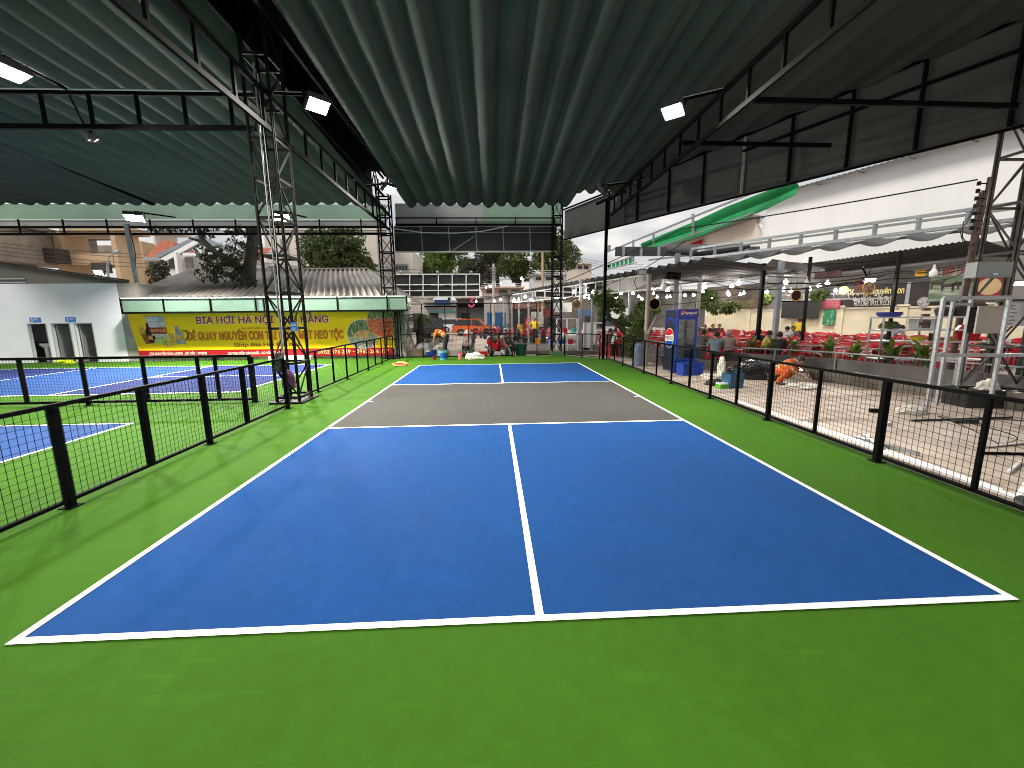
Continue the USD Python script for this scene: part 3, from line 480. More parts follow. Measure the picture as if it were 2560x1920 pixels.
t = thing("number_sign", "small blue sign reading SÂN 02 on the lattice column", "sign"); put(t, "plate", M().box(-4.46, 6.63, 1.54, -4.32, 6.645, 1.73), BLUE_S); text(t, "SÂN", (-4.44, 6.628, 1.655), .10, .04, W_INK, depth=.002); text(t, "02", (-4.425, 6.628, 1.565), .07, .055, W_INK, depth=.002)
rag("black_bag", (-4.74, 6.62, .7), .09, .3, mat("black_plastic", (.015, .015, .015), .35), "black bag hanging on the lattice column", "bag", 9, 1.2); rag("purple_cloth", (-4.74, 6.9, .3), .1, .34, mat("purple_cloth", (.12, .03, .09), .8, 0, .4, 8), "purple cloth stuffed inside the foot of the lattice column", "cloth", 11, 1.3)

# ---------------------------------------------------------------- corrugated shed behind the wall, huts
def corrugated(m, e0, e1, r0, r1, n, dep=.035):
    U = np.linspace(0, 1, n * 6 + 1); T = np.linspace(0, 1, 3); e0, e1, r0, r1 = (V(*q) for q in (e0, e1, r0, r1)); up = nrm(np.cross(e1 - e0, r0 - e0))
    return m.grid(np.array([[(e0 + (e1 - e0) * u) * (1 - t) + (r0 + (r1 - r0) * u) * t + up * dep * math.cos(2 * math.pi * n * u) for t in T] for u in U]))
RUSTROOF = mat("weathered_fibre_cement", (.17, .155, .14), .85, 0, .4, .8, .2, 30, col2=(.42, .40, .37), stretch=(1, .5, 1))
ez, rz_ = at(500, 641, 17.2)[2], at(412, 584, 22)[2]
sh = thing("corrugated_shed", "low shed with a weathered grey corrugated roof behind the banner wall", "shed")
put(sh, "roof_sheet", corrugated(M(), (-16.6, 17.0, ez - .05), (-5.0, 17.0, ez - .05), (-16.9, 22, rz_), (-7.2, 22, rz_), 38, .085), RUSTROOF, 40); put(sh, "hip_sheet", corrugated(M(), (-5.0, 17.0, ez - .06), (-5.0, 26, ez - .06), (-7.2, 22, rz_), (-7.2, 22.6, rz_), 20), RUSTROOF, 40)
put(sh, "wall", M().box(-16.5, 17.6, 0, -5.4, 24, ez - .1), CONC); put(sh, "ridge_cap", M().bar((-16.9, 22, rz_ + .05), (-7.2, 22, rz_ + .05), .3, .06), RUSTROOF)
hz = lambda x, y: at(x, y, 21.5)
t = thing("site_hut", "long dark green hut with a sloping top above the lavatory block", "hut"); a, c = hz(-60, 560), hz(280, 608); put(t, "front_wall", M().plate([(a[0], 0), (c[0], 0), (c[0], c[2]), (a[0], a[2])], (0, 21.5, 0), (1, 0, 0), (0, 0, 1), .1), mat("faded_green_wall", (.075, .095, .08), .8, 0, .35, .5, .1, 20, col2=(.12, .10, .08)))
put(t, "roof_edge", M().bar((a[0], 21.35, a[2] + .05), (c[0], 21.35, c[2] + .05), .3, .07), WORNSTEEL); put(t, "vent_slat", M().box(-27, 21.36, 3.6, -25, 21.385, 3.66).box(-27, 21.36, 3.8, -25, 21.385, 3.86).box(-27, 21.36, 4.0, -25, 21.385, 4.06), GALV)

# ---------------------------------------------------------------- overpass, houses and big building at the left
TAN = mat("tan_concrete", (.50, .36, .22), .85, 0, .2, .35, .1, 8); DIRTC = mat("stained_concrete", (.25, .21, .17), .9, 0, .45, .25, .2, 8)
def wbox(m, x0, x1, ya, yb_, Y, d=3.0):
    a, c = at(x0, ya, Y), at(x1, yb_, Y); return m.box(min(a[0], c[0]), Y, min(a[2], c[2]), max(a[0], c[0]), Y + d, max(a[2], c[2]))
pr = thing("bridge_portal", "tan concrete portal frame of the overpass at the left", "bridge")
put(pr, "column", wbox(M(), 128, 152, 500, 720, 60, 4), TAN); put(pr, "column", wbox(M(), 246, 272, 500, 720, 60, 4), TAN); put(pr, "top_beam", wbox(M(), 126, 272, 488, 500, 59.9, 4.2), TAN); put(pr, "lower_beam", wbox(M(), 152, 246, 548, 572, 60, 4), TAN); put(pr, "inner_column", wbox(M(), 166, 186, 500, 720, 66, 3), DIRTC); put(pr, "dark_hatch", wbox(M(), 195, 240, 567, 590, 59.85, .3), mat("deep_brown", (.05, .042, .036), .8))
put(pr, "cross_beam", wbox(M(), 160, 260, 508, 516, 66, 1.5), DIRTC); put(pr, "deck_behind", wbox(M(), 190, 250, 530, 552, 72, 6), DIRTC)
op = thing("overpass", "stained concrete overpass with a railing at the far left", "bridge"); a, c = at(-120, 500, 48), at(140, 540, 66); u = nrm(c - a)
put(op, "girder", M().bar(a - V(0, 0, .6), c - V(0, 0, .6), 5, 4.2), DIRTC); put(op, "deck_edge", M().bar(a + V(0, 0, 1.8), c + V(0, 0, 1.8), 6, .5), DIRTC)
for k in range(22): q = a + (c - a) * (k / 21); put(op, "railing_post", M().bar(q + V(0, -2.8, 2), q + V(0, -2.8, 3.6), .12), WORNSTEEL)
for z in (2.7, 3.6): put(op, "railing_bar", M().bar(a + V(0, -2.8, z), c + V(0, -2.8, z), .1), WORNSTEEL)
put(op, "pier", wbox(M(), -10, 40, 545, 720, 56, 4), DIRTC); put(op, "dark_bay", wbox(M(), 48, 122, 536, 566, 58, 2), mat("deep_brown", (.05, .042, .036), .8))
TILE_R = usdkit.material(stage, "/World/Looks/red_roof_tiles", {"g": ("texture_coordinate", {}), "w": ("wave_texture", {"bands_direction": "x", "scale": 1.6}), "w2": ("wave_texture", {"bands_direction": "z", "scale": 1.2}), "n": ("noise_texture", {"scale": 3.0, "detail": 5.0}), "r": ("rgb_ramp", {"ramp": [(.3, (.30, .075, .035)), (.7, (.44, .13, .065))]}), "b": ("bump", {"strength": .6, "distance": .08}), "b2": ("bump", {"strength": .4, "distance": .05}), "p": ("principled_bsdf", {"roughness": .75})},
    [("g.object", "w.vector"), ("g.object", "w2.vector"), ("g.object", "n.vector"), ("n.fac", "r.fac"), ("r.color", "p.base_color"), ("w.fac", "b.height"), ("w2.fac", "b2.height"), ("b.normal", "b2.normal"), ("b2.normal", "p.normal")], surface="p.BSDF")
WALLW = mat("house_white_wall", (.62, .61, .58), .8, 0, .12, .5, .1, 10); WALLB = mat("big_beige_wall", (.60, .55, .49), .85, 0, .13, .3, .1, 4); DARKWIN = mat("dark_window_glass", (.03, .032, .035), .15, 0, .3, 1); WINF = mat("window_grey", (.28, .29, .3), .6)
h1 = thing("tiled_house", "white house with a red tiled hip roof beyond the shed", "house"); Yh = 40
a, c = at(312, 557, Yh), at(392, 557, Yh); r = at(347, 520, Yh + 3); r2 = at(372, 527, Yh + 3)
put(h1, "wall", M().box(a[0] + .3, Yh + .4, 0, c[0] - .2, Yh + 7, a[2]), WALLW); put(h1, "roof", M().add([(a[0], Yh, a[2]), (c[0], Yh, c[2]), (c[0], Yh + 7.5, c[2]), (a[0], Yh + 7.5, a[2]), (r[0], Yh + 3, r[2]), (r2[0], Yh + 3, r[2])], [[0, 1, 5], [0, 5, 4], [1, 2, 5], [2, 3, 4], [2, 4, 5], [3, 0, 4]]), TILE_R)
put(h1, "fascia", M().bar((a[0], Yh - .05, a[2] - .1), (c[0], Yh - .05, c[2] - .1), .1, .3), GALV); put(h1, "window", wbox(M(), 322, 345, 566, 582, Yh + .35, .06), DARKWIN); put(h1, "balcony", wbox(M(), 314, 346, 586, 596, Yh - .6, 1), WALLW)
h2 = thing("gable_house", "white house front with a grey sloping gable edge behind the tree", "house"); a, c, e = at(352, 556, 37), at(438, 516, 37), at(520, 550, 37)
put(h2, "roof_slab", M().bar(a, c, 1.4, .3).bar(c, e, 1.4, .3), mat("blue_grey_roof", (.22, .26, .3), .7, 0, .15, 1)); put(h2, "fascia", M().bar(a + V(.5, -.75, -.35), c + V(0, -.75, -.35), .1, .35), WHITE)
put(h2, "column", wbox(M(), 380, 394, 545, 690, 35.2, .5), WHITE); put(h2, "beam", wbox(M(), 394, 470, 546, 552, 35.25, .4), WHITE); put(h2, "wall", wbox(M(), 362, 520, 552, 700, 38, 4), WALLW); put(h2, "dark_window", wbox(M(), 362, 377, 552, 580, 37.9, .08), DARKWIN); put(h2, "window", wbox(M(), 398, 418, 556, 584, 37.9, .08), WINF)
t = thing("tiled_house", "small red tiled roof showing behind the dark tree trunk", "house"); a, c = at(500, 562, 44), at(560, 562, 44); put(t, "roof", M().add([(a[0], 44, a[2]), (c[0], 44, c[2]), (c[0], 47, c[2] + 1.7), (a[0], 47, a[2] + 1.7)], [[0, 1, 2, 3]]), TILE_R); put(t, "wall", M().box(a[0] + .2, 44.3, 0, c[0] - .2, 46.8, a[2]), WALLW)
t = thing("roof_tower", "small beige stair tower on a roof far behind the tiled house", "building"); put(t, "body", wbox(M(), 333, 362, 500, 720, 72, 5), WALLB); put(t, "cap", wbox(M(), 330, 365, 496, 500, 71.8, 5.4), WALLB); put(t, "lower_wing", wbox(M(), 280, 336, 521, 720, 71, 5), TAN)
bg = thing("beige_building", "huge plain beige building behind the round tree", "building"); put(bg, "main_wall", wbox(M(), 566, 826, 470, 720, 52, 14), WALLB); put(bg, "right_wing", wbox(M(), 826, 900, 542, 720, 56, 12), mat("pale_wall", (.62, .58, .53), .85, 0, .2, .4)); put(bg, "louvre_window", wbox(M(), 604, 624, 516, 558, 51.9, .08), WINF); put(bg, "lower_annex", wbox(M(), 520, 840, 575, 720, 46, 3), CONC)
f = put(bg, "window", wbox(M(), 853, 882, 570, 584, 55.88, .1), WINF); 
for k in range(4): put(f, "pane", wbox(M(), 855 + k * 6.6, 860.5 + k * 6.6, 574, 583, 55.86, .015), DARKWIN)

# ---------------------------------------------------------------- trees
LEAF_A = leafmat("leaf_dark_green", (.035, .058, .014), (.11, .15, .045)); LEAF_B = leafmat("leaf_mid_green", (.035, .06, .012), (.12, .16, .035)); LEAF_C = leafmat("leaf_brown_green", (.03, .032, .014), (.075, .08, .035)); LEAF_D = leafmat("leaf_fresh_green", (.05, .095, .012), (.17, .25, .05))
BARK = mat("dark_bark", (.05, .042, .036), .9, 0, .5, 3, .6, 20, stretch=(1, 1, .2)); BARK_L = mat("pale_bark", (.30, .26, .21), .9, 0, .3, 3, .5, 25, stretch=(1, 1, .25))
def leaves(blobs, n, size, seed, asp=.5, droop=.3):
    R = np.random.RandomState(seed); bl = np.array(blobs, float); wts = bl[:, 3] ** 2; idx = R.choice(len(bl), n, p=wts / wts.sum()); d = R.normal(size=(n, 3)); d /= np.linalg.norm(d, axis=1)[:, None]
    rad = bl[idx, 3] * (.55 + .45 * R.rand(n) ** .5); c = bl[idx, :3] + d * rad[:, None] * np.array([1, 1, .82]); keep = meshkit.noise(c * (1.6 / max(bl[:, 3].mean(), .2)), seed) > .33; c, d = c[keep], d[keep]; n = len(c)
    a = R.normal(size=(n, 3)) + d * .6; a[:, 2] -= droop; a /= np.linalg.norm(a, axis=1)[:, None]; b = np.cross(a, R.normal(size=(n, 3))); b /= np.linalg.norm(b, axis=1)[:, None]; s = size * (.6 + .8 * R.rand(n))[:, None]
    nn_ = np.cross(a, b); v = np.stack([c - a * s, c + b * s * asp + nn_ * s * .12, c + a * s, c - b * s * asp + nn_ * s * .12], 1).reshape(-1, 3); i = np.arange(n)[:, None] * 4
    return M().add(v, np.vstack([i + [0, 1, 2], i + [0, 2, 3]]))
def blobs_in(c, r, n, seed, sq=.8, rb=.42):
    R = np.random.RandomState(seed); out = []
    for _ in range(n):
        d = R.normal(size=3); d /= np.linalg.norm(d); k = R.rand() ** .4; out.append((c[0] + d[0]*r*k*.75, c[1] + d[1]*r*k*.75, c[2] + d[2]*r*k*sq*.75, r * rb * (.7 + .6 * R.rand())))
    return out
def tree(name, base, c, r, label, leafm, n, size, seed, sq=.85, tr=.25, group=None, nb=16):
    t = thing(name, label, "tree", group=group); base, c = V(*base), V(*c); B = blobs_in(c, r, nb, seed, sq)
    put(t, "trunk", M().tube([base, base * .5 + c * .5 + V(.1 * r, 0, -.1 * r), c], [tr, tr * .75, tr * .4], 10), BARK, True)
    for k in range(5): q = V(*B[k][:3]); put(t, "limb", M().tube([base * .35 + c * .65 + V(0, 0, -.3 * r), (c + q) / 2, q], [tr * .45, tr * .3, tr * .12], 7), BARK, True)
    put(t, "crown", leaves(B, n, size, seed), leafm); return t
c = at(738, 548, 34); tree("round_tree", (c[0], 34, 0), c + V(0, 0, -.3), 3.15, "dense round dark green tree before the beige building", LEAF_A, 9000, .17, 21, .78, .3, nb=26)
for x, y, Y, r, m, lb, s in ((962, 556, 72, 4.7, LEAF_D, "bright green tree left behind the back gate", 31), (925, 580, 66, 2.6, LEAF_D, "small fresh green tree beside the pale wing of the beige building", 32), (1072, 552, 80, 5.3, LEAF_C, "dark brownish tree in the middle behind the alley", 33), (1120, 580, 74, 3.5, LEAF_B, "mid green bushy tree right of the brownish tree", 34), (1196, 556, 70, 4.4, LEAF_B, "green tree behind the slim lattice column", 35), (1030, 590, 84, 4.0, LEAF_C, "low dark tree behind the alley houses", 36)):
    c = at(x, y, Y); tree("alley_tree", (c[0], Y, 0), c, r, lb, m, 6500, .26, s, .85, .35, nb=22)
t = thing("leaning_tree", "dark old tree with a bare leaning limb rising through the shed roof", "tree"); T = [at(x, y, 18.9) for x, y in ((531, 690), (534, 632), (540, 575), (546, 520), (552, 478), (556, 440))]
put(t, "trunk", M().tube(T, [.42, .36, .27, .25, .27, .2], 14), BARK, True); put(t, "limb", M().tube([at(534, 600, 18.9), at(505, 565, 18.8), at(465, 545, 18.7), at(438, 520, 18.6), at(428, 490, 18.5), at(422, 470, 18.5)], [.22, .16, .14, .13, .1, .08], 10), BARK, True); put(t, "limb", M().tube([at(440, 522, 18.6), at(425, 519, 18.6), at(408, 514, 18.6)], [.08, .06, .04], 8), BARK, True); put(t, "limb", M().tube([at(540, 500, 18.9), at(530, 488, 18.8), at(515, 470, 18.8)], [.12, .09, .07], 8), BARK, True)
B = []
for x, y, r in ((445, 545, .5), (465, 555, .6), (490, 550, .65), (510, 560, .6), (480, 575, .7), (455, 570, .45), (500, 580, .5), (515, 530, .5), (525, 515, .45), (535, 525, .4), (450, 590, .6), (520, 600, .5), (530, 615, .55), (515, 585, .6), (480, 590, .7)): q = at(x, y, 18.7); B.append((*q, r))
put(t, "crown", leaves(B, 2300, .10, 41, .38, .8), LEAF_C); B = [(*at(x, y, 18.5), r) for x, y, r in ((320, 486, .3), (340, 488, .3), (365, 490, .28), (395, 490, .3), (430, 486, .35), (455, 488, .35), (520, 490, .4), (545, 480, .4), (560, 530, .2), (558, 552, .22), (330, 500, .2), (500, 495, .35), (448, 505, .3))]
put(t, "hanging_leaves", leaves(B, 900, .11, 42, .36, 1.2), LEAF_C)
c = at(342, 590, 30); tree("slim_tree", (c[0], 30, 0), c, .75, "slim dark tree before the tiled house", LEAF_C, 1500, .11, 43, 2.2, .1)
# ---------------------------------------------------------------- people
ICO = trimesh.creation.icosphere(1, 1.0).vertices
def bone(*js):
    return manifold3d.Manifold.hull_points(np.vstack([ICO * r + np.array(c, float) for c, r in js]))
def union(ms): return manifold3d.Manifold.batch_boolean(ms, manifold3d.OpType.Add)
SKIN = mat("skin", (.34, .19, .12), .55, 0, .12, 8); HAIR = mat("black_hair", (.012, .01, .009), .6, 0, .3, 20); PUPIL = mat("eye_dark", (.02, .015, .012), .3); LIP = mat("lip", (.28, .10, .08), .5)
SHOE = mat("dark_shoe", (.03, .025, .022), .6)
def cloth(name, c): return mat(name, c, .85, 0, .25, 5, .25, 16, bd=.03)
def hand(w, d, up, side):
    """palm and five bent fingers from wrist w along d"""
    d, up = nrm(d), V(*up); s = nrm(np.cross(d, up)); up = np.cross(s, d); w = V(*w); out = [bone((w, .024), (w + d * .05 + s * .026, .014), (w + d * .05 - s * .026, .014), (w + d * .08 + s * .03, .011), (w + d * .08 - s * .03, .011))]
    for k, L in zip((-1.5, -.5, .5, 1.5), (.05, .062, .058, .044)):
        a = w + d * .08 + s * (.019 * k); b = a + d * L * .55 - up * .008; c = b + d * L * .4 - up * .022; out += [bone((a, .0095), (b, .0085)), bone((b, .0085), (c, .007))]
    a = w + d * .025 + s * (.026 * side); b = a + d * .03 + s * (.028 * side); c = b + d * .03 + s * (.006 * side) - up * .006; out += [bone((a, .012), (b, .0105)), bone((b, .0105), (c, .008))]
    return out
def person(label, loc, rz, shirt, pants, pelvis=(0, 0, .92), torso=(0, .05, 1), knees=None, ankles=None, elbows=None, wrists=None, head=(0, .02, .11), hair=HAIR, hat=None, sc=1.0, group=None, look=None, shorts=False, stripes=None):
    P = V(*pelvis); t = nrm(torso); X = V(1, 0, 0); f = np.cross(X, t) * -1; f = nrm(f) if np.linalg.norm(f) > .1 else V(0, 1, 0); f = np.cross(t, X)
    T = P; waist, chest, neck = P + t * .18, P + t * .37, P + t * .53; sh = [neck - t * .07 + X * s * .175 for s in (-1, 1)]; hp = [P + X * s * .09 for s in (-1, 1)]; hc = neck + V(*head) * 1.05
    kn = [V(*k) for k in (knees or [(-.10, .03, .48), (.10, .03, .48)])]; an = [V(*k) for k in (ankles or [(-.11, -.03, .08), (.11, -.03, .08)])]
    el = [V(*k) for k in (elbows or [(-.25, -.03, 1.1), (.25, -.03, 1.1)])]; wr = [V(*k) for k in (wrists or [(-.26, .08, .87), (.26, .08, .87)])]
    lk = nrm(look) if look is not None else nrm(V(0, 1, 0) * .9 + f * .2); hu = nrm(np.cross(np.cross(lk, V(0, 0, 1)), lk)); hs = np.cross(lk, hu)
    B = [bone((chest - X * .07, .1), (chest + X * .07, .1), (waist - X * .045, .095), (waist + X * .045, .095)), bone((waist - X * .05, .095), (waist + X * .05, .095), (hp[0], .1), (hp[1], .1)), bone((sh[0], .055), (sh[1], .055), (chest - X * .07, .1), (chest + X * .07, .1)), bone((neck - t * .05, .055), (hc - hu * .05, .048)),
         bone((hc + hu * .03, .088), (hc + lk * .012 - hu * .03, .078), (hc + lk * .035 - hu * .075, .045), (hc - lk * .02 + hu * .01, .092)), bone((hc + lk * .088 + hu * .01, .01), (hc + lk * .104 - hu * .022, .014)), bone((hc + hs * .088, .014), (hc + hs * .09 - hu * .03, .011)), bone((hc - hs * .088, .014), (hc - hs * .09 - hu * .03, .011))]
    for i, s in ((0, -1), (1, 1)):
        B += [bone((sh[i], .055), (el[i], .04)), bone((el[i], .04), (wr[i], .028))] + hand(wr[i], wr[i] - el[i], (0, 0, 1) if abs(nrm(wr[i] - el[i])[2]) < .9 else (0, 1, 0), -s)
        fd = nrm(V(0, 1, 0) if abs((an[i] - kn[i])[2]) > .15 else an[i] - kn[i] + V(0, 0, -.2)); B += [bone((hp[i], .1), (kn[i], .06)), bone((kn[i], .06), (an[i], .042)), bone((an[i] - V(0, .02, .03), .036), (an[i] + V(s * .01, .13, -.05), .028))]
    t_ = thing("person", label, "person", loc, rz, group)
    put(t_, "body", union(B), SKIN, 50)
    g = .014; S = [bone((chest - X * .07, .1 + g), (chest + X * .07, .1 + g), (waist - X * .05, .1 + g), (waist + X * .05, .1 + g)), bone((waist - X * .05, .1 + g), (waist + X * .05, .1 + g), (P + t * .05 - X * .07, .112), (P + t * .05 + X * .07, .112)), bone((sh[0], .055 + g), (sh[1], .055 + g), (chest - X * .07, .1 + g), (chest + X * .07, .1 + g))] + [bone((sh[i], .055 + g), (sh[i] * .35 + el[i] * .65, .05 + g)) for i in (0, 1)]
    sp = put(t_, "shirt", union(S), shirt, 45)
    L_ = [bone((hp[0], .1 + g), (hp[1], .1 + g), (P + t * .08, .1 + g))] + [bone((hp[i], .1 + g), (kn[i], .06 + g)) for i in (0, 1)] + ([] if shorts else [bone((kn[i], .06 + g), (an[i] + V(0, 0, .02), .05 + g)) for i in (0, 1)])
    put(t_, "trousers", union(L_), pants, 45)
    for i, s in ((0, -1), (1, 1)): put(t_, "shoe", bone((an[i] - V(0, .03, .04), .042), (an[i] + V(s * .012, .14, -.052), .034)), SHOE, 45)
    hm = M().ball(hc + hu * .028 - lk * .018, .103, 2, (1, 1, 1)); hm = hm.tm(); k = hm.triangles_center - hc; keep = ~((k @ lk > .035) & (k @ hu < .055)) & (k @ hu > -.075); hm.update_faces(keep); put(t_, "hair", M().tri(hm), hair, 50)
    for s in (-1, 1): put(t_, "eye", M().ball(hc + lk * .083 + hs * s * .034 + hu * .012, .011), PUPIL)
    put(t_, "mouth", M().ball(hc + lk * .078 - hu * .055, .016, 1, (1.3, .6, .4)), LIP)
    if hat is not None: put(t_, "hat", M().lathe([(.001, .13), (.08, .12), (.11, .06), (.115, .03), (.2, .0), (.2, -.008), (.1, .02)], hc + hu * .02, 16), hat, 40)
    if stripes is not None:
        for q in (.16, .33):
            c_ = P + t * q; put(t_, "reflective_strip", union([bone((c_ - X * .075, .118), (c_ + X * .075, .118))]) ^ manifold3d.Manifold.cube((.8, .8, .035), True).rotate((-math.degrees(math.atan2(t[1], t[2])), 0, 0)).translate(tuple(c_)), stripes, 40)
    return t_
ORANGE_W = cloth("orange_work_cloth", (.72, .16, .015)); NAVY = cloth("dark_trousers", (.02, .02, .025)); YELLOW_S = cloth("yellow_shirt_cloth", (.75, .55, .02)); REFL = mat("pale_reflective_band", (.75, .72, .35), .4)
person("worker in an orange jacket bending over by the buckets behind the back fence", tuple(gp(960, 771.5)), 78, ORANGE_W, NAVY, pelvis=(0, -.12, .93), torso=(0, .8, .55), knees=[(-.1, -.05, .48), (.1, -.03, .48)], ankles=[(-.12, -.1, .08), (.12, -.06, .08)], elbows=[(-.22, .36, .90), (.22, .34, .90)], wrists=[(-.16, .44, .63), (.14, .42, .63)], head=(0, .12, .0), look=(0, .6, -.8), stripes=REFL)
person("man in a yellow shirt standing with hands on his hips in the alley", tuple(gp(1155, 741)), 160, YELLOW_S, NAVY, elbows=[(-.38, -.05, 1.15), (.38, -.05, 1.15)], wrists=[(-.2, .06, .98), (.2, .06, .98)])
person("person in black with a brown hat crouching behind the open gateway", (.62, 17.25, -.05), 120, cloth("black_shirt", (.02, .02, .02)), NAVY, pelvis=(0, -.1, .3), torso=(0, .5, .85), knees=[(-.16, .28, .5), (.16, .28, .5)], ankles=[(-.14, .06, .08), (.14, .06, .08)], elbows=[(-.26, .2, .5), (.26, .2, .5)], wrists=[(-.1, .42, .42), (.1, .42, .42)], hat=mat("brown_hat", (.14, .09, .06), .9))
SITK, SITA = [(-.12, .40, .5), (.12, .40, .5)], [(-.13, .40, .08), (.13, .40, .08)]
def seated(label, loc, rz, shirt, hair=HAIR, lean=.18, group=None, pants=NAVY):
    return person(label, loc, rz, shirt, pants, pelvis=(0, -.02, .53), torso=(0, lean, 1), knees=SITK, ankles=SITA, elbows=[(-.24, .14, .8), (.24, .14, .8)], wrists=[(-.14, .36, .80), (.14, .36, .80)], hair=hair, group=group)

# ---------------------------------------------------------------- vehicles
CARGLASS = mat("car_glass", (.015, .017, .02), .08, 0, .1, 2, spec=.7); TAIL = mat("tail_light_red", (.4, .01, .01), .2); HEADL = mat("headlamp", (.7, .7, .7), .12, .3); TYRE = mat("tyre", (.015, .015, .015), .85)
def wheel(parent, c, r, w, rim=CHROME):
    x, y, z = c; m = M(); prof = [(r * .62, -w/2), (r * .95, -w/2), (r, -w * .3), (r, w * .3), (r * .95, w/2), (r * .62, w/2)]; th = np.arange(20) / 20 * 2 * math.pi
    def ring(prof): 
        v = np.array([[x + a * math.cos(q), y + b, z + a * math.sin(q)] for a, b in prof for q in th]); k = len(prof); f = [[i*20+j, i*20+(j+1) % 20, (i+1)*20+(j+1) % 20, (i+1)*20+j] for i in range(k-1) for j in range(20)]; return v, f
    p = put(parent, "wheel", M().add(*ring(prof)), TYRE, 40); put(p, "rim", M().add(*ring([(.01, -w * .42), (r * .2, -w * .42), (r * .6, -w * .3), (r * .64, -w * .48)])).add(*ring([(r * .64, w * .48), (r * .6, w * .3), (r * .2, w * .42), (.01, w * .42)])), rim, 40)
def shell(prof, W, taper=0.0, zt=0.0):
    """closed side profile (x, z) drawn out to width W, drawn in towards the top by taper above zt"""
    from shapely.geometry import Polygon
    e = trimesh.creation.extrude_polygon(Polygon(prof), 1.0, engine="earcut"); e = trimesh.Trimesh(*trimesh.remesh.subdivide(e.vertices, e.faces)); v = np.array(e.vertices); top = v[:, 1].max()
    k = np.clip((v[:, 1] - zt) / max(top - zt, 1e-6), 0, 1); y = (v[:, 2] - .5) * (W - 2 * taper * k); return M().add(np.c_[v[:, 0], y, v[:, 1]], e.faces[:, ::-1])
def car(name, label, loc, rz, paint, kind="suv", L=4.4, W=1.75, Hh=1.62, cat="car"):
    t = thing(name, label, cat, loc, rz); a = L / 2; r = .34
    arch = lambda c: [(c + .4 * math.cos(q), .32 + .4 * math.sin(q)) for q in np.linspace(math.pi, 0, 7)][::1]
    fr, re = a * .62, -a * .62; low = [(-a, .45), (-a + .05, .28)] + arch(re) + arch(fr) + [(a - .05, .28), (a, .5)]
    if kind == "pickup": top = [(a - .06, .85), (a * .45, 1.0), (-a * .15, 1.05), (-a, 1.08)]; cab = [(a * .42, 1.0), (a * .18, Hh), (-a * .2, Hh), (-a * .3, 1.04)]
    else: top = [(a - .06, .82), (a * .5, .98), (-a * .96, 1.02)]; cab = [(a * .5, .97), (a * .2, Hh - .06), (a * .05, Hh), (-a * .6, Hh), (-a * .8, Hh - .1), (-a * .95, 1.01)]
    b = put(t, "body", shell(low + top, W, .07, .6), paint, 35); put(t, "cabin_glass", shell([(x, z) for x, z in cab], W - .12, .17, 1.0), CARGLASS, 35)
    xs_ = [p for p in cab if p[1] > Hh - .12]; put(t, "roof", M().box(min(x for x, z in xs_) - .02, -W/2 + .2, Hh - .05, max(x for x, z in xs_) + .02, W/2 - .2, Hh + .035), paint)
    for s in (-1, 1):
        put(t, "pillar", M().bar((a * .47, s * (W/2 - .08), 1.0), (a * .16, s * (W/2 - .2), Hh), .06).bar((-a * .1, s * (W/2 - .07), 1.0), (-a * .1, s * (W/2 - .2), Hh), .06), paint)
        for c in (fr, re): wheel(t, (c, s * (W/2 - .1), r), r, .2)
        put(t, "headlight", M().cbox((a - .07, s * (W/2 - .28), .74), .1, .32, .14), HEADL); put(t, "tail_light", M().cbox((-a + .03, s * (W/2 - .16), .88), .1, .18, .28), TAIL); put(t, "mirror", M().cbox((a * .4, s * (W/2 + .05), 1.05), .12, .16, .12), paint)
    put(t, "bumper", M().cbox((-a - .01, 0, .5), .12, W - .15, .2), BLACK); put(t, "number_plate", M().cbox((-a - .075, 0, .62), .01, .34, .18), WHITE); put(t, "door_seam", M().cbox((-a * .1, W/2 - .015, .68), .012, .012, .5).cbox((a * .3, W/2 - .015, .68), .012, .012, .5), BLACK)
    return t
paint = lambda n, c: mat(n, c, .28, .15, .04, 2, extra={"coat_weight": .8})
c = gp(1027, 723); car("parked_car", "orange SUV parked side-on in the alley behind the back fence", (c[0], c[1], -.07), -6, paint("orange_paint", (.72, .13, .03)), L=4.3)
c = gp(962, 719); car("parked_car", "white SUV parked behind the orange one in the alley", (c[0] + 1.2, c[1] + 3, -.07), 8, paint("white_car_paint", (.72, .72, .73)), L=4.5)
c = gp(922, 737); car("parked_pickup", "dark grey pickup seen from behind beyond the palm", (c[0] + .3, c[1] + 1.4, -.07), 99, paint("dark_grey_paint", (.035, .037, .042)), "pickup", 4.9, 1.8, 1.75, "pickup")
c = at(1362, 715, 30); car("parked_car", "white car parked far behind the red chairs and the plumeria tree", (c[0], c[1], -.07), 25, paint("white_car_paint", (.7, .7, .7)))
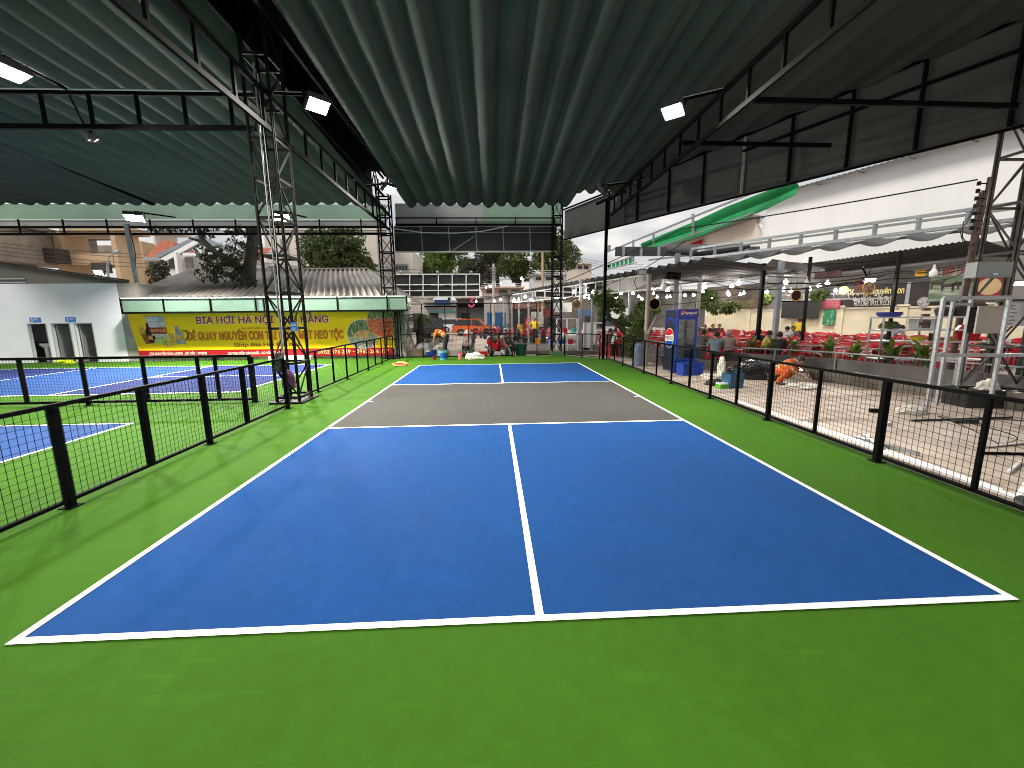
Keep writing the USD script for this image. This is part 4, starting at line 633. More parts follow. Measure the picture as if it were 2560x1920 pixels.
def bike(label, loc, rz, paint_, box=False, group=None, ry=0):
    t = thing("motorbike", label, "motorbike", loc, rz, group, ry=ry)
    for x in (-.6, .62): wheel(t, (x, 0, .29), .29, .09)
    put(t, "body", shell([(-.82, .62), (-.55, .48), (-.2, .34), (.22, .32), (.3, .5), (.42, .95), (.34, 1.0), (.2, .62), (-.15, .62), (-.3, .74), (-.78, .78)], .26, .05, .5), paint_, 40); put(t, "front_mudguard", M().tube([(.30 + .0, 0, .5), (.45, 0, .62), (.66, 0, .62), (.86, 0, .5)], [.05, .07, .07, .03], 8), paint_, 40)
    put(t, "seat", M().tube([(-.72, 0, .82), (-.45, 0, .80), (-.2, 0, .76), (-.02, 0, .7)], [.07, .12, .12, .05], 10), RUBBER, 40); put(t, "fork", M().bar((.62, .07, .29), (.42, .08, .95), .035).bar((.62, -.07, .29), (.42, -.08, .95), .035), CHROME)
    put(t, "handlebar", M().tube([(.28, -.34, 1.02), (.38, -.12, 1.04), (.38, .12, 1.04), (.28, .34, 1.02)], .016, 6), RUBBER); put(t, "headlight", M().ball((.47, 0, .93), .085, 2, (.7, 1, 1)), HEADL, True)
    for s in (-1, 1): put(t, "mirror", M().bar((.34, s * .22, 1.04), (.32, s * .3, 1.2), .012).ball((.32, s * .3, 1.22), .055, 1, (.4, 1, .8)), RUBBER)
    put(t, "exhaust", M().tube([(.05, -.12, .3), (-.35, -.15, .3), (-.85, -.16, .42)], [.025, .045, .05], 8), CHROME); put(t, "engine", M().cbox((.0, 0, .36), .36, .22, .22), DARKSTEEL); put(t, "tail_light", M().cbox((-.82, 0, .74), .05, .14, .07), TAIL)
    if box: put(t, "carrier_box", M().cbox((-.72, 0, 1.02), .36, .34, .3), box)
    return t
MB_RED, MB_BLK, MB_WHT = paint("bike_red", (.42, .012, .02)), paint("bike_black", (.02, .02, .022)), paint("bike_white", (.6, .6, .6))
mb = [bike("red motorbike standing in the row before the blue shutter", (-1.5, 33.0, -.07), 65, MB_RED, group="motorbikes parked before the blue shutter"), bike("dark motorbike standing in the row before the blue shutter", (-.6, 32.6, -.07), 62, MB_BLK, group="motorbikes parked before the blue shutter")]
for k in range(6): copy(mb[(k + 1) % 2], "motorbike", None, (.5 + k * .55, 28.0 - k * .35, -.07), 70 + 9 * (k % 3))
for k in range(8): copy(mb[k % 2], "motorbike", None, (-.0 + k * .62, 32.3 - k * .75, -.07), 60 + 7 * (k % 3))
bike("black motorbike hung with a white sack close behind the back fence", (-1.45, 17.9, -.07), -105, MB_BLK); bike("red motorbike leaning close behind the back fence near the gateway", (-.05, 17.2, -.07), -60, MB_RED)

# ---------------------------------------------------------------- things around the back fence
def bucket(label, p, r, h, m, band=None, cat="bucket", lid=False, group=None):
    t = thing("paint_bucket", label, cat, p, 0, group); put(t, "shell", M().lathe([(.001, 0), (r * .82, 0), (r * .84, .01), (r * .98, h * .95), (r * 1.04, h * .96), (r * 1.04, h), (r * .95, h), (r * .8, .03), (.001, .03)], n=20), m, 35)
    if band: put(t, "print_band", M().lathe([(r * .872, h * .2), (r * .967, h * .78)], n=20), band)
    put(t, "handle", M().tube([(r * 1.03 * math.cos(q), .0 + r * .25 * math.sin(q), h * .93 - r * .75 * math.sin(q)) for q in np.linspace(0, math.pi, 9)], .004, 5), CHROME)
    if lid: put(t, "lid", M().cyl((0, 0, h), r * 1.05, .018, 20), m)
    return t
PLW, PLT, PLB, PLP, PLR = flat("plastic_white", (.7, .7, .68), .35), flat("plastic_teal", (.12, .42, .46), .35), flat("plastic_blue", (.02, .07, .32), .35), flat("plastic_pink", (.65, .18, .22), .35), flat("plastic_red", (.42, .02, .02), .35); PLG = flat("plastic_dark_green", (.01, .07, .04), .35)
bucket("teal paint bucket with a blue print, inside the back fence", (-2.35, 15.3, 0), .165, .38, PLT, flat("print_deep_blue", (.01, .10, .42)))
bucket("small pink bucket on the green floor before the back fence", (-1.65, 15.32, 0), .085, .26, PLP); bucket("low dark red tub beside the teal bucket", (-2.78, 15.45, 0), .095, .14, mat("plastic_dark_red", (.2, .03, .02), .4))
for k, (x, y, m, bnd, lb) in enumerate(((-3.2, 16.75, PLW, PLB, "white bucket with a blue band, leftmost behind the fence"), (-2.98, 16.7, PLB, None, "dark blue bucket second from the left behind the fence"), (-2.7, 16.75, PLW, None, "plain white bucket behind the back fence near the worker"), (-1.75, 16.8, PLW, PLP, "white bucket with a pink band right of the worker"), (-1.25, 16.75, mat("plastic_grey_teal", (.10, .17, .17), .4), None, "grey teal bucket under the hanging white sack"))): bucket(lb, (x, y, -.05), .14, .36, m, bnd)
t = thing("cardboard_box", "brown cardboard box at the foot of the far left column", "box", (-3.75, 16.85, -.05), 4); CARD = mat("cardboard", (.24, .17, .11), .85, 0, .2, 5); put(t, "carton", M().cbox((0, 0, .2), .5, .36, .4), CARD); put(t, "flap", M().box(-.25, -.18, .4, .25, .0, .415).box(-.25, .01, .405, .25, .18, .42), CARD)
BAGW = mat("white_sack", (.66, .63, .55), .6, 0, .25, 5, .3, 14, bd=.05); rag("white_sack", (-1.02, 15.55, 0), .26, .22, BAGW, "crumpled white sack lying inside the back fence", "sack", 15, 1.6); rag("white_sack", (-1.45, 17.1, .45), .2, .62, mat("printed_sack", (.66, .62, .58), .6, 0, .1, 3.2, col2=(.5, .06, .05), lo=.55, hi=.6, stretch=(.4, .4, 2.5)), "white sack with a red print hanging on the black motorbike", "sack", 17, .9)
for k, (x, y, r, h, c1, lb) in enumerate(((-3.55, 17.5, .32, .5, (.5, .5, .5), "pale grey bundle heaped behind the back fence"), (-3.1, 17.7, .34, .62, (.22, .22, .24), "dark grey bundle in the heap behind the back fence"), (-2.75, 17.4, .3, .45, (.7, .68, .62), "white bundle in the heap by the worker"), (-2.55, 17.2, .22, .3, (.6, .52, .15), "yellowish bag in front of the heap by the worker"))): rag("rubbish_bundle", (x, y, -.05), r, h, mat(f"bundle_{k}", c1, .6, 0, .4, 5), lb, "bundle", 50 + k, 1.2)
t = thing("blue_white_box", "white and blue carton lying tilted behind the fence near the gateway", "box", (.42, 16.8, 0), 25, ry=-24); put(t, "carton", M().cbox((0, 0, .17), .36, .26, .34), WHITE); put(t, "print", M().cbox((0, -.132, .15), .2, .004, .2), PLB)
solo("red_crate", M().box(-.95, 16.75, -.05, -.5, 17.05, .2), PLR, "low red crate behind the back fence left of the red motorbike", "crate"); bucket("dark green bin standing just outside the open gateway", (1.1, 17.5, -.07), .3, .55, PLG, cat="bin")
bar_ = thing("leaning_prop", "grey steel prop slanting down from the fascia beside the far left column", "prop"); put(bar_, "tube", M().bar((-4.3, 17.1, 2.2), (-3.85, 17.15, -.05), .09), GREYPAINT)
solo("concrete_block", M().box(-4.7, 16.9, -.06, -4.0, 17.3, .3), CONC, "grey concrete block by the far left column", "block")
def palm(label, p, h, L, n, seed, leafm=LEAF_B, pot=None):
    t = thing("palm_plant", label, "plant", p); R = np.random.RandomState(seed); m = M()
    for i in range(n):
        az = 2 * math.pi * (i * .382 + R.rand() * .1); up = .25 + 1.1 * R.rand(); d = V(math.cos(az), math.sin(az), 0); pts = [V(0, 0, h) + d * L * s * math.cos(up * (1 - .6 * s)) + V(0, 0, L * (s * math.sin(up) - .75 * s * s)) for s in np.linspace(0, 1, 12)]
        for a, c in zip(pts[1:-1], pts[2:]):
            u = nrm(c - a); s_ = nrm(np.cross(u, V(0, 0, 1)))
            for s in (-1, 1):
                for k in (0, .5): q = a + (c - a) * k; e = q + (s_ * s * .8 + u * .7 + V(0, 0, -.12)) * L * .26; w = u * L * .022; m.add([q - w, e, q + w], [[0, 1, 2]])
        m.tube(pts, [.012] * 11 + [.004], 4, False)
    put(t, "fronds", m, leafm); put(t, "trunk", M().tube([(0, 0, .3), (.03, 0, h * .6), (0, 0, h + .05)], [.13, .12, .1], 10), BARK, True)
    if pot: put(t, "pot", M().lathe([(.001, 0), (.2, 0), (.3, .42), (.33, .42), (.33, .47), (.27, .47), (.001, .4)], n=20), pot, 35)
    return t
palm("bushy palm in a terracotta pot behind the far left column", (-4.0, 19.2, -.06), 1.7, 1.05, 26, 3, LEAF_B, mat("terracotta", (.32, .11, .05), .8)); palm("smaller dark palm growing below the first one beside the column", (-4.2, 19.8, -.06), 1.0, .9, 18, 4, LEAF_A)

structure("alley_paving", M().add([(.6, 18.2, -.05), (5.2, 17.2, -.05), (6, 24, -.05), (6, 46, -.05), (-.6, 46, -.05), (-.2, 27, -.05), (.3, 20, -.05)], [[0, 1, 2], [0, 2, 6], [2, 5, 6], [2, 3, 5], [3, 4, 5]]), mat("dark_paving", (.10, .09, .08), .8, 0, .45, 1.0, .2, 12))
solo("alley_kerb", M().bar((1.3, 18.3, .0), (5.3, 17.2, .0), .3, .22), mat("dark_kerb", (.10, .085, .07)), "dark worn kerb along the alley paving behind the back fence", "kerb")
for k, (x, y, Y, w, h, m, lb) in enumerate(((1186, 676, 30, .9, .6, mat("dull_red_board", (.22, .04, .04), .6), "red sign panel among the stalls behind the slim column"), (1215, 664, 33, 1.6, .8, PLW, "white sign panel among the far stalls"), (1262, 676, 36, 1.5, .6, mat("dull_blue_board", (.05, .09, .2), .6), "blue board on the stalls behind the display case"), (1330, 676, 40, 2.6, 1.0, PLW, "white stall board far behind the thin post"), (1160, 690, 34, 1.0, 1.3, PLW, "white freezer standing among the motorbikes"))): q = at(x, y, Y); solo("stall_board", M().cbox(q, w, .1 if k < 4 else .6, h), m, lb, "board")
# ---------------------------------------------------------------- the alley's far end
b = thing("far_billboard", "second black billboard on a white frame beyond the back fence", "billboard"); Y2 = 30
for i in range(6):
    for z0, z1 in ((614, 593.5), (641, 616)): put(b, "panel", wbox(M(), 853 + i * 30.6, 853 + i * 30.6 + 30, z0, z1, Y2, .05), PANEL)
def fbar(m, x0, y0, x1, y1, Y, w): return m.bar(at(x0, y0, Y), at(x1, y1, Y), w)
for x in (885, 914, 947, 977, 1007, 1036): put(b, "frame_post", fbar(M(), x, 593, x, 642, Y2 - .08, .07), PVC)
for y in (593, 615, 628, 642): put(b, "frame_rail", fbar(M(), 853, y, 1037, y - 1, Y2 - .1, .07), PVC)
for x in (866, 905, 945, 983, 1018): put(b, "spotlight", M().bar(at(x, 593, Y2), at(x, 588, Y2 - .5), .05).ball(at(x, 588, Y2 - .5), .12), GALV)
st = [("white_shop", "white low shop front left in the alley", 916, 985, 654, 720, 52, WALLW, None), ("pale_wall_house", "pale house wall with a teal stripe behind the cars", 880, 925, 640, 720, 54, WALLB, None), ("sign_shop", "dark shop front with a big pink 3 on its sign", 985, 1050, 645, 720, 54, mat("shop_dark", (.10, .095, .09), .7), None),
      ("shutter_shop", "shop with a closed blue roller shutter", 1045, 1100, 640, 720, 53, mat("shop_grey", (.42, .40, .38), .8), (1052, 1093, 675, 712)), ("brown_shop", "brown shop front under a rusty awning right of the blue shutter", 1100, 1175, 640, 720, 50, mat("shop_brown", (.12, .09, .075), .8), None), ("grey_shop", "dull brown shop front behind the slim lattice column", 1175, 1290, 637, 720, 52, mat("shop_umber", (.13, .115, .10), .8, 0, .5, .5), None), ("far_right_shop", "long dull shop front behind the restaurant canopy", 1290, 1520, 630, 720, 56, mat("shop_dull", (.12, .11, .10), .8, 0, .5, .6), None)]
SHUT = mat("blue_shutter", (.03, .12, .28), .5, .2, .2, 3)
for n, lb, x0, x1, y0, y1, Y, m, sh_ in st:
    t = thing(n, lb, "shop"); put(t, "wall", wbox(M(), x0, x1, y0, y1, Y, 6), m); a, c = at(x0, y0, Y), at(x1, y0, Y); put(t, "parapet", M().box(a[0] - .1, Y - .3, a[2], c[0] + .1, Y + 6, a[2] + .25), CONC)
    if sh_:
        a, c = at(sh_[0], sh_[2], Y), at(sh_[1], sh_[2], Y); k = int((c[0] - a[0]) / .35)
        for i in range(k): put(t, "shutter_panel", M().box(a[0] + i * .35, Y - .06 - .03 * (i % 2), 0, a[0] + i * .35 + .34, Y - .01, a[2]), SHUT)
    else:
        for q in np.linspace(a[0] + .6, c[0] - 1.6, max(1, int((c[0] - a[0]) / 2.6))): put(t, "door_opening", M().box(q, Y - .04, 0, q + 1.2, Y - .005, 2.3), DARKWIN)
    if n == "sign_shop": s_ = put(t, "sign_board", wbox(M(), 990, 1046, 655, 664, Y - .5, .2), BLACK); text(t, "3", tuple(at(1011, 663, Y - .8)), .9, 1.3, flat("sign_pink", (.7, .12, .2)), name="lettering")
    if n == "brown_shop": a, c = at(1098, 660, Y - 3), at(1180, 660, Y - 3); put(t, "awning_sheet", corrugated(M(), (a[0], Y - 3, a[2] - .4), (c[0], Y - 3, a[2] - .4), (a[0], Y, a[2] + .9), (c[0], Y, a[2] + .9), 18), mat("rusty_sheet", (.16, .07, .045), .8, 0, .5, 1), 40)
    if n == "white_shop": put(t, "teal_band", wbox(M(), 925, 985, 672, 675, Y - .3, .25), PLT); put(t, "awning_edge", wbox(M(), 916, 985, 661, 663, Y - .8, .8), BLACK)
for lb, x0, x1, y0, y1, Y, m in (("pink terrace house far down the alley", 1040, 1130, 622, 650, 66, mat("pink_plaster", (.55, .38, .3), .85, 0, .2, .3)), ("small white roof house with dark windows above the canopy", 1149, 1222, 594, 625, 60, WALLW), ("cream block far behind the thin post", 1228, 1275, 570, 640, 80, mat("cream_plaster", (.62, .55, .46), .85, 0, .2, .3))):
    t = thing("far_house", lb, "house"); put(t, "wall", wbox(M(), x0, x1, y0, 720, Y, 5), m); put(t, "roof", wbox(M(), x0 - 3, x1 + 3, y0 - 2.5, y0, Y - .6, 6), CONC if "white" in lb else m)
    for k in range(3): a0 = x0 + (x1 - x0) * (.12 + .3 * k); put(t, "window", wbox(M(), a0, a0 + (x1 - x0) * .2, y0 + 4, y0 + 11, Y - .05, .06), DARKWIN)
    put(t, "railing", fbar(fbar(M(), x0, y0 - 9, x1, y0 - 9, Y, .06), x0, y0 - 5, x1, y0 - 5, Y, .05), PVC)
t = thing("far_house", "blue signed house front behind the palm", "house"); put(t, "wall", wbox(M(), 856, 922, 646, 720, 60, 4), WALLB); put(t, "blue_sign", wbox(M(), 938, 972, 648, 659, 51, .2), flat("deep_blue_sign", (.03, .05, .14)))
def wirething(label, pts, r=.012, sag=.0, name="power_cable", group=None, n=14):
    P = []
    for a, c in zip(pts[:-1], pts[1:]):
        a, c = V(*a), V(*c); P += [a + (c - a) * s - V(0, 0, 4 * sag * s * (1 - s)) for s in np.linspace(0, 1, n)][:-1]
    P.append(V(*pts[-1])); return solo(name, M().tube(P, r, 5), RUBBER, label, "cable", group)
up_ = thing("utility_pole", "pale concrete utility pole beyond the alley canopy", "utility pole"); put(up_, "shaft", M().tube([at(1066, 720, 48), at(1066, 570, 48)], [.2, .14], 10), mat("pale_concrete", (.5, .44, .38), .85), True)
for k in range(4): put(up_, "insulator", M().bar(at(1062, 579 + 6 * k, 47.8), at(1071, 579 + 6 * k, 47.8), .12), GALV); wirething("thin power cable fanning from the far utility pole over the second billboard", [at(1064, 580 + 6 * k, 47.8), at(885, 617 + 4 * k, 29.5)], .022, .9, group="cables fanning from the far utility pole")
up_ = thing("utility_pole", "tan pole rising through the green tree by the slim column", "utility pole"); put(up_, "shaft", M().tube([at(1172, 700, 45), at(1172, 540, 45)], [.17, .12], 10), mat("tan_pole", (.45, .32, .2), .85), True)
for k, (y0, y1) in enumerate(((545, 556), (552, 563), (569, 572), (578, 574))): wirething("thin power cable crossing the sky behind the houses at the left", [at(-40, 520 + 8 * k, 40), at(600, y0, 44), at(1100, y1 + 30, 46)], .025, .7, group="power cables crossing behind the houses")
wirething("black cable looping down beside the valance against the sky", [vp(.3, 5.35), at(1255, 560, 19), at(1300, 600, 22)], .012, .25)
for k in range(3): wirething("thin far power cable in the gap of sky by the thin post", [at(1228, 548 + 5 * k, 50), at(1390, 571 + 5 * k, 50)], .02, .5, group="far cables in the sky gap by the thin post")
t = thing("street_lamp", "grey street lamp in front of the bridge portal", "street lamp"); put(t, "pole", M().tube([at(238, 640, 44), at(232, 575, 44), at(236, 553, 44), at(246, 546, 44)], [.12, .1, .07, .06], 8), GALV, True); put(t, "head", M().tube([at(244, 547, 44), at(258, 543, 44)], [.1, .22], 8), GALV, True)
flood(tuple(at(214, 588, 26)), (.1, -1, -.5), tuple(at(214, 583, 26.8)), "small glaring floodlight beyond the lavatory block", w=.5, h=.35)
# ---------------------------------------------------------------- restaurant: wall, signs, facade behind
WP, WU, WV = V(19.8, 18.9, 0), V(-.349, .937, 0), V(.937, .349, 0)
def onw(x, y, off=0.0):
    d = ray(x, y); return EYE + d * (((WP + WV * off - EYE) @ WV) / (d @ WV))
def z7(x, y): return 1296.1 + x * .25, 449.3 + y * .25
def z8(x, y): return 1659.0 + x * .25, 449.3 + y * .25
def wpl(a, b, off=0.0, t=.04, m=None):
    """upright plate in the plane of the restaurant wall between two survey points"""
    p, q = onw(*a, off), onw(*b, off); L = (q - p) @ -WU; z0, z1 = sorted((p[2], q[2])); return (m or M()).plate([(0, z0), (L, z0), (L, z1), (0, z1)], (p[0], p[1], 0), -WU, (0, 0, 1), t)
CREAM = mat("cream_wall", (.62, .55, .39), .85, 0, .1, .9, .1, 12); CREAM_D = mat("cream_coping", (.66, .60, .46), .8, 0, .08, 2)
rw = thing("restaurant_wall", "low cream wall with pillars at the back of the restaurant", "wall")
a, c = onw(1490, 671), onw(2290, 664); 
def seg(s0, s1, z0, z1, t, off=0): p = WP + WU * s1 + WV * off; return M().plate([(0, z0), (s1 - s0, z0), (s1 - s0, z1), (0, z1)], p, -WU, (0, 0, 1), t)
S0, S1 = -14.0, 10.5
put(rw, "wall_body", seg(S0, S1, -.1, 2.0, .1), CREAM); put(rw, "coping", seg(S0, S1, 2.0, 2.08, .16), CREAM_D)
for k in range(9): put(rw, "pillar", seg(S0 + 1.2 + k * 2.8, S0 + 1.55 + k * 2.8, -.1, 2.1, .2), CREAM); put(rw, "pillar_cap", seg(S0 + 1.12 + k * 2.8, S0 + 1.63 + k * 2.8, 2.1, 2.18, .27), CREAM_D)
SIDING = usdkit.material(stage, "/World/Looks/grey_siding", {"g": ("texture_coordinate", {}), "w": ("wave_texture", {"bands_direction": "z", "scale": .9, "profile": "saw"}), "n": ("noise_texture", {"scale": .6, "detail": 7.0}), "r": ("rgb_ramp", {"ramp": [(.3, (.20, .19, .175)), (.7, (.33, .315, .29))]}), "b": ("bump", {"strength": .5, "distance": .03}), "p": ("principled_bsdf", {"roughness": .75})}, [("g.object", "w.vector"), ("g.object", "n.vector"), ("n.fac", "r.fac"), ("r.color", "p.base_color"), ("w.fac", "b.height"), ("b.normal", "p.normal")], surface="p.BSDF")
WARE = mat("cream_white_wall", (.76, .755, .74), .85, 0, .055, .5, .1, 6, stretch=(1, 1, .12), detail=8)
wh = thing("white_building", "big plain white building with a grey eave behind the restaurant", "building")
def fseg(s0, s1, z0, z1, t, off): return seg(s0, s1, z0, z1, t, off)
sL = (onw(1652, 520, 2.6) - WP - WV * 2.6) @ WU
ez_ = onw(1767, 397, 2.6)[2]
put(wh, "upper_wall", seg(-18, sL, 4.6, ez_, .1, 2.6), WARE); put(wh, "lower_wall", seg(-18, sL, -.1, 5.0, .1, 2.5), SIDING); put(wh, "end_wall", M().plate([(0, -.1), (9, -.1), (9, ez_), (0, ez_)], WP + WU * sL + WV * 2.6, WV, (0, 0, 1), .1), WARE)
put(wh, "eave_sheet", corrugated(M(), WP + WU * -18 + WV * 1.7 + V(0, 0, ez_ - .1), WP + WU * (sL + .6) + WV * 1.7 + V(0, 0, ez_ - .1), WP + WU * -18 + WV * 8 + V(0, 0, ez_ + 1.4), WP + WU * (sL + .6) + WV * 8 + V(0, 0, ez_ + 1.4), 90, .03), mat("grey_eave_sheet", (.3, .31, .33), .6, .2, .15, 2), 40)
for k in range(12): q = WP + WU * (sL - 1.2 - k * 2.3) + WV * 1.75 + V(0, 0, ez_ - .17); put(wh, "eave_bracket", M().bar(q, q + WV * .9 - V(0, 0, -.05), .06), GALV)
for x0, y0, x1, y1 in ((1555, 320, 1805, 370), (865, 440, 1040, 490), (150, 500, 515, 545)): put(wh, "window", wpl(z8(x0, y0), z8(x1, y1), 2.38, .03), DARKWIN)
pl = thing("plastic_sheet", "crumpled pale plastic strip hanging at the white building's corner", "sheet"); R = np.random.RandomState(5)
P = np.array([[onw(1628 + 18 * i / 6 + 1.5 * R.randn() , 449 + 75 * j / 14, 2.2 + .15 * R.rand()) for j in range(15)] for i in range(7)]); put(pl, "sheet", M().grid(P), mat("pale_plastic", (.66, .62, .56), .3, 0, .1, 3), 60)
t = thing("beige_gable", "beige gable wall under a sloping grey roof edge left of the white building", "wall"); q = [onw(x, y, 2.0) for x, y in ((1440, 534), (1645, 529), (1632, 468), (1500, 510))]; put(t, "gable", M().add(q, [[0, 1, 2], [0, 2, 3]]), mat("pale_pink_plaster", (.64, .55, .47), .85, 0, .12, .4)); put(t, "roof_edge", M().bar(onw(1425, 540, 1.8), onw(1634, 467, 1.8), 1.6, .14), mat("grey_roof_sheet", (.2, .2, .2), .7)); put(t, "red_flag", M().add([onw(1487, 528, 1.7), onw(1517, 530, 1.7), onw(1519, 515, 1.7)], [[0, 1, 2]]), RED_P)
gt_ = thing("green_tarpaulin", "long bright green tarpaulin strip on a white rail frame above the canopies", "tarpaulin"); GT = mat("green_tarp", (.008, .27, .075), .55, 0, .18, 1.5, .2, 6)
A, B_, C_ = (lambda x, y: at(x, y, 27)), (lambda x, y: at(x, y, 23)), (lambda x, y: at(x, y, 18))
P = np.array([[A(1384, 526 + 18 * k / 4) for k in range(5)], [at(1440, 503 + 26 * k / 4, 25) for k in range(5)], [B_(1506, 476 + 36 * k / 4) for k in range(5)], [at(1570, 446 + 40 * k / 4, 21) for k in range(5)], [C_(1650, 415 + 40 * k / 4) for k in range(5)], [at(1720, 385 + 35 * k / 4, 16) for k in range(5)]]); P[:, 2] += V(.15, 0, 0); put(gt_, "sheet", M().grid(P), GT, 60)
put(gt_, "rail", M().bar(at(1310, 545, 30), at(1720, 378, 16), .09), GALV); put(gt_, "rail", M().bar(at(1320, 570, 30), at(1640, 455, 18.5), .07), GALV)
for x, y0, y1, Y in ((1368, 518, 566, 28), (1497, 462, 510, 23), (1412, 506, 545, 26)): put(gt_, "rail_post", M().bar(at(x, y0, Y), at(x, y1, Y), .12), GALV)
t = thing("green_netting", "row of small green net panels in white frames far along the canopy roof", "netting")
for k in range(6): x = 1313 + 9 * k; put(t, "net_panel", M().quad(at(x, 580 - 2 * k, 31), at(x + 7, 578 - 2 * k, 31), at(x + 7, 568 - 2.6 * k, 31), at(x, 571 - 2.6 * k, 31)), GT)
put(t, "frame", M().bar(at(1305, 584, 31), at(1376, 567, 31), .08).bar(at(1305, 575, 31), at(1376, 552, 31), .08), GALV)

SIGN_BK = flat("sign_black_brown", (.035, .03, .032), .45); SIGN_GOLD = flat("sign_gold", (.78, .66, .25), .45)
sb = thing("restaurant_sign", "long dark board offering Dê Quay Nguyên Con with a HOTLINE number", "sign")
def onp(x, y, off=-.16): return onw(*z8(x, y), off)
p0, p1 = onp(470, 870), onp(1410, 862); zt0, zt1 = onp(640, 690)[2], onp(1410, 632)[2]; L = (p1 - p0) @ -WU
put(sb, "board", M().plate([(0, 2.14), (L, 2.14), (L, (zt0 + zt1) / 2), (0, (zt0 + zt1) / 2)], (p0[0], p0[1], 0), -WU, (0, 0, 1), .03), SIGN_BK)
def stext(t, s, a, x1, h, m, off=-.2):
    q = onp(*a, off); e = onp(x1, a[1], off); return text(t, s, q, abs((e - q) @ WU), h, m, ux=-WU, depth=.004)
stext(sb, "Dê Quay Nguyên Con", (690, 755), 1172, .30, SIGN_GOLD); stext(sb, "Mang Nhà Hàng – Đến Tận Bạn", (735, 805), 1100, .20, W_INK); stext(sb, "HOTLINE: 0931.912.395", (742, 845), 1085, .22, W_INK)
put(sb, "seam", wpl(z8(1205, 640), z8(1209, 850), -.2, .006), GREYPAINT); put(sb, "food_picture", M().plate(circle(.24, 20), onp(1345, 812, -.2), -WU, (0, 0, 1), .005), ASHES); put(sb, "emblem", M().plate(circle(.24, 20), onp(655, 712, -.2), -WU, (0, 0, 1), .005), flat("emblem_ochre", (.45, .30, .12)))
def board(name, label, a, b, m, off=-.22, cat="sign"):
    t = thing(name, label, cat); put(t, "board", wpl(a, b, off, .04), m); return t
t = board("led_screen", "big blank black screen on the cream wall", z8(128, 802), z8(432, 952), PANEL, -.5, "screen"); put(t, "bezel", wpl(z8(120, 796), z8(440, 802), -.5, .07), BLACK)
t = board("red_notice", "faded red notice board below the lamps, right of the black screen", z8(478, 790), z8(622, 868), mat("notice_red", (.32, .035, .06), .5, 0, .25, 8), -.24)
for k in range(4): put(t, "paper_strip", wpl(z8(490, 800 + k * 17), z8(608, 806 + k * 17), -.285, .004), mat("notice_pale", (.42, .12, .14), .5))
t = board("green_banner", "narrow green hanging banner right of the black screen", z8(485, 880), z8(572, 1010), mat("banner_green", (.01, .16, .07), .5, 0, .1, 5, col2=(.3, .5, .35), lo=.55, hi=.65), -.3)
t = board("goat_picture", "painted board of running goats on grass, right of the dark sign", z8(1412, 600), z8(1775, 800), photo_mat("print_meadow", [(.3, (.05, .09, .04)), (.45, (.12, .17, .10)), (.56, (.33, .36, .32)), (.7, (.42, .44, .42))], 1.2, (.4, .4, 2.5)))
for k, (x, y) in enumerate(((1465, 650), (1560, 670), (1650, 660), (1700, 650))):
    G_ = mat("goat_brown", (.05, .035, .025), .8); q = onp(x, y, -.28); s = .2
    put(t, "painted_goat", M().plate([(-1.2 * s, .35 * s), (.7 * s, .45 * s), (1.2 * s, 1.0 * s), (1.5 * s, .8 * s), (1.0 * s, -.1 * s), (1.0 * s, -1.3 * s), (.75 * s, -1.3 * s), (.6 * s, -.35 * s), (-.7 * s, -.3 * s), (-.9 * s, -1.3 * s), (-1.15 * s, -1.3 * s), (-1.1 * s, -.2 * s)], q, -WU, (0, 0, 1), .004), G_)
tt = thing("red_lettering_board", "weathered wall panel with red words BẾP THAN above the goat picture", "sign"); put(tt, "panel", wpl(z8(1490, 520), z8(1785, 600), -.2, .03), SIDING); stext(tt, "BẾP THAN", (1505, 585), 1780, .34, flat("faded_red_letters", (.28, .05, .04)), -.25)
t = board("zone_sign", "small yellow sign reading KHU D hung on the cables", z8(1282, 540), z8(1362, 585), flat("sign_ochre", (.62, .33, .02)), -2.0); stext(t, "KHU D", (1290, 578), 1355, .17, flat("ink_brown2", (.1, .05, .01)), -2.05)
t = board("round_emblem_board", "board with a red ring emblem seen through the dark lattice column", z8(1812, 600), z8(2010, 755), mat("board_pale", (.42, .38, .33), .7), -.24)
q = onp(1912, 678, -.3); put(t, "ring", M().plate(circle(.52, 24), q, -WU, (0, 0, 1), .003), flat("ring_red", (.22, .025, .03))); put(t, "disc", M().plate(circle(.36, 24), q - WV * .004, -WU, (0, 0, 1), .004), flat("disc_sand", (.45, .33, .17)))
for lb, x0, y0, x1, y1, m in (("dark red board high on the wall behind the lamps", 408, 555, 635, 600, (.07, .02, .02)), ("dark menu board hanging left of the dark sign", 755, 612, 835, 735, (.10, .02, .02)), ("brown picture boards behind the screen frame", -560, 690, -80, 790, (.07, .05, .04)), ("dark painted board under the lamps behind the fridge", -480, 800, -10, 868, (.10, .07, .035))): board("wall_board", lb, z8(x0, y0), z8(x1, y1), mat("board_" + lb[:9].replace(" ", "_"), m, .6, 0, .6, 2.5), -.3)
t = thing("screen_rail", "white ladder rail running above the black screen", "rail")
for y in (745, 790): put(t, "rail", M().bar(onp(120, y + 8, -.7), onp(1020, y - 12, -.7), .06), GALV)
for k in range(7): put(t, "strut", M().bar(onp(180 + k * 130, 752 - k * 2, -.7), onp(180 + k * 130, 795 - k * 2, -.7), .05), GALV)

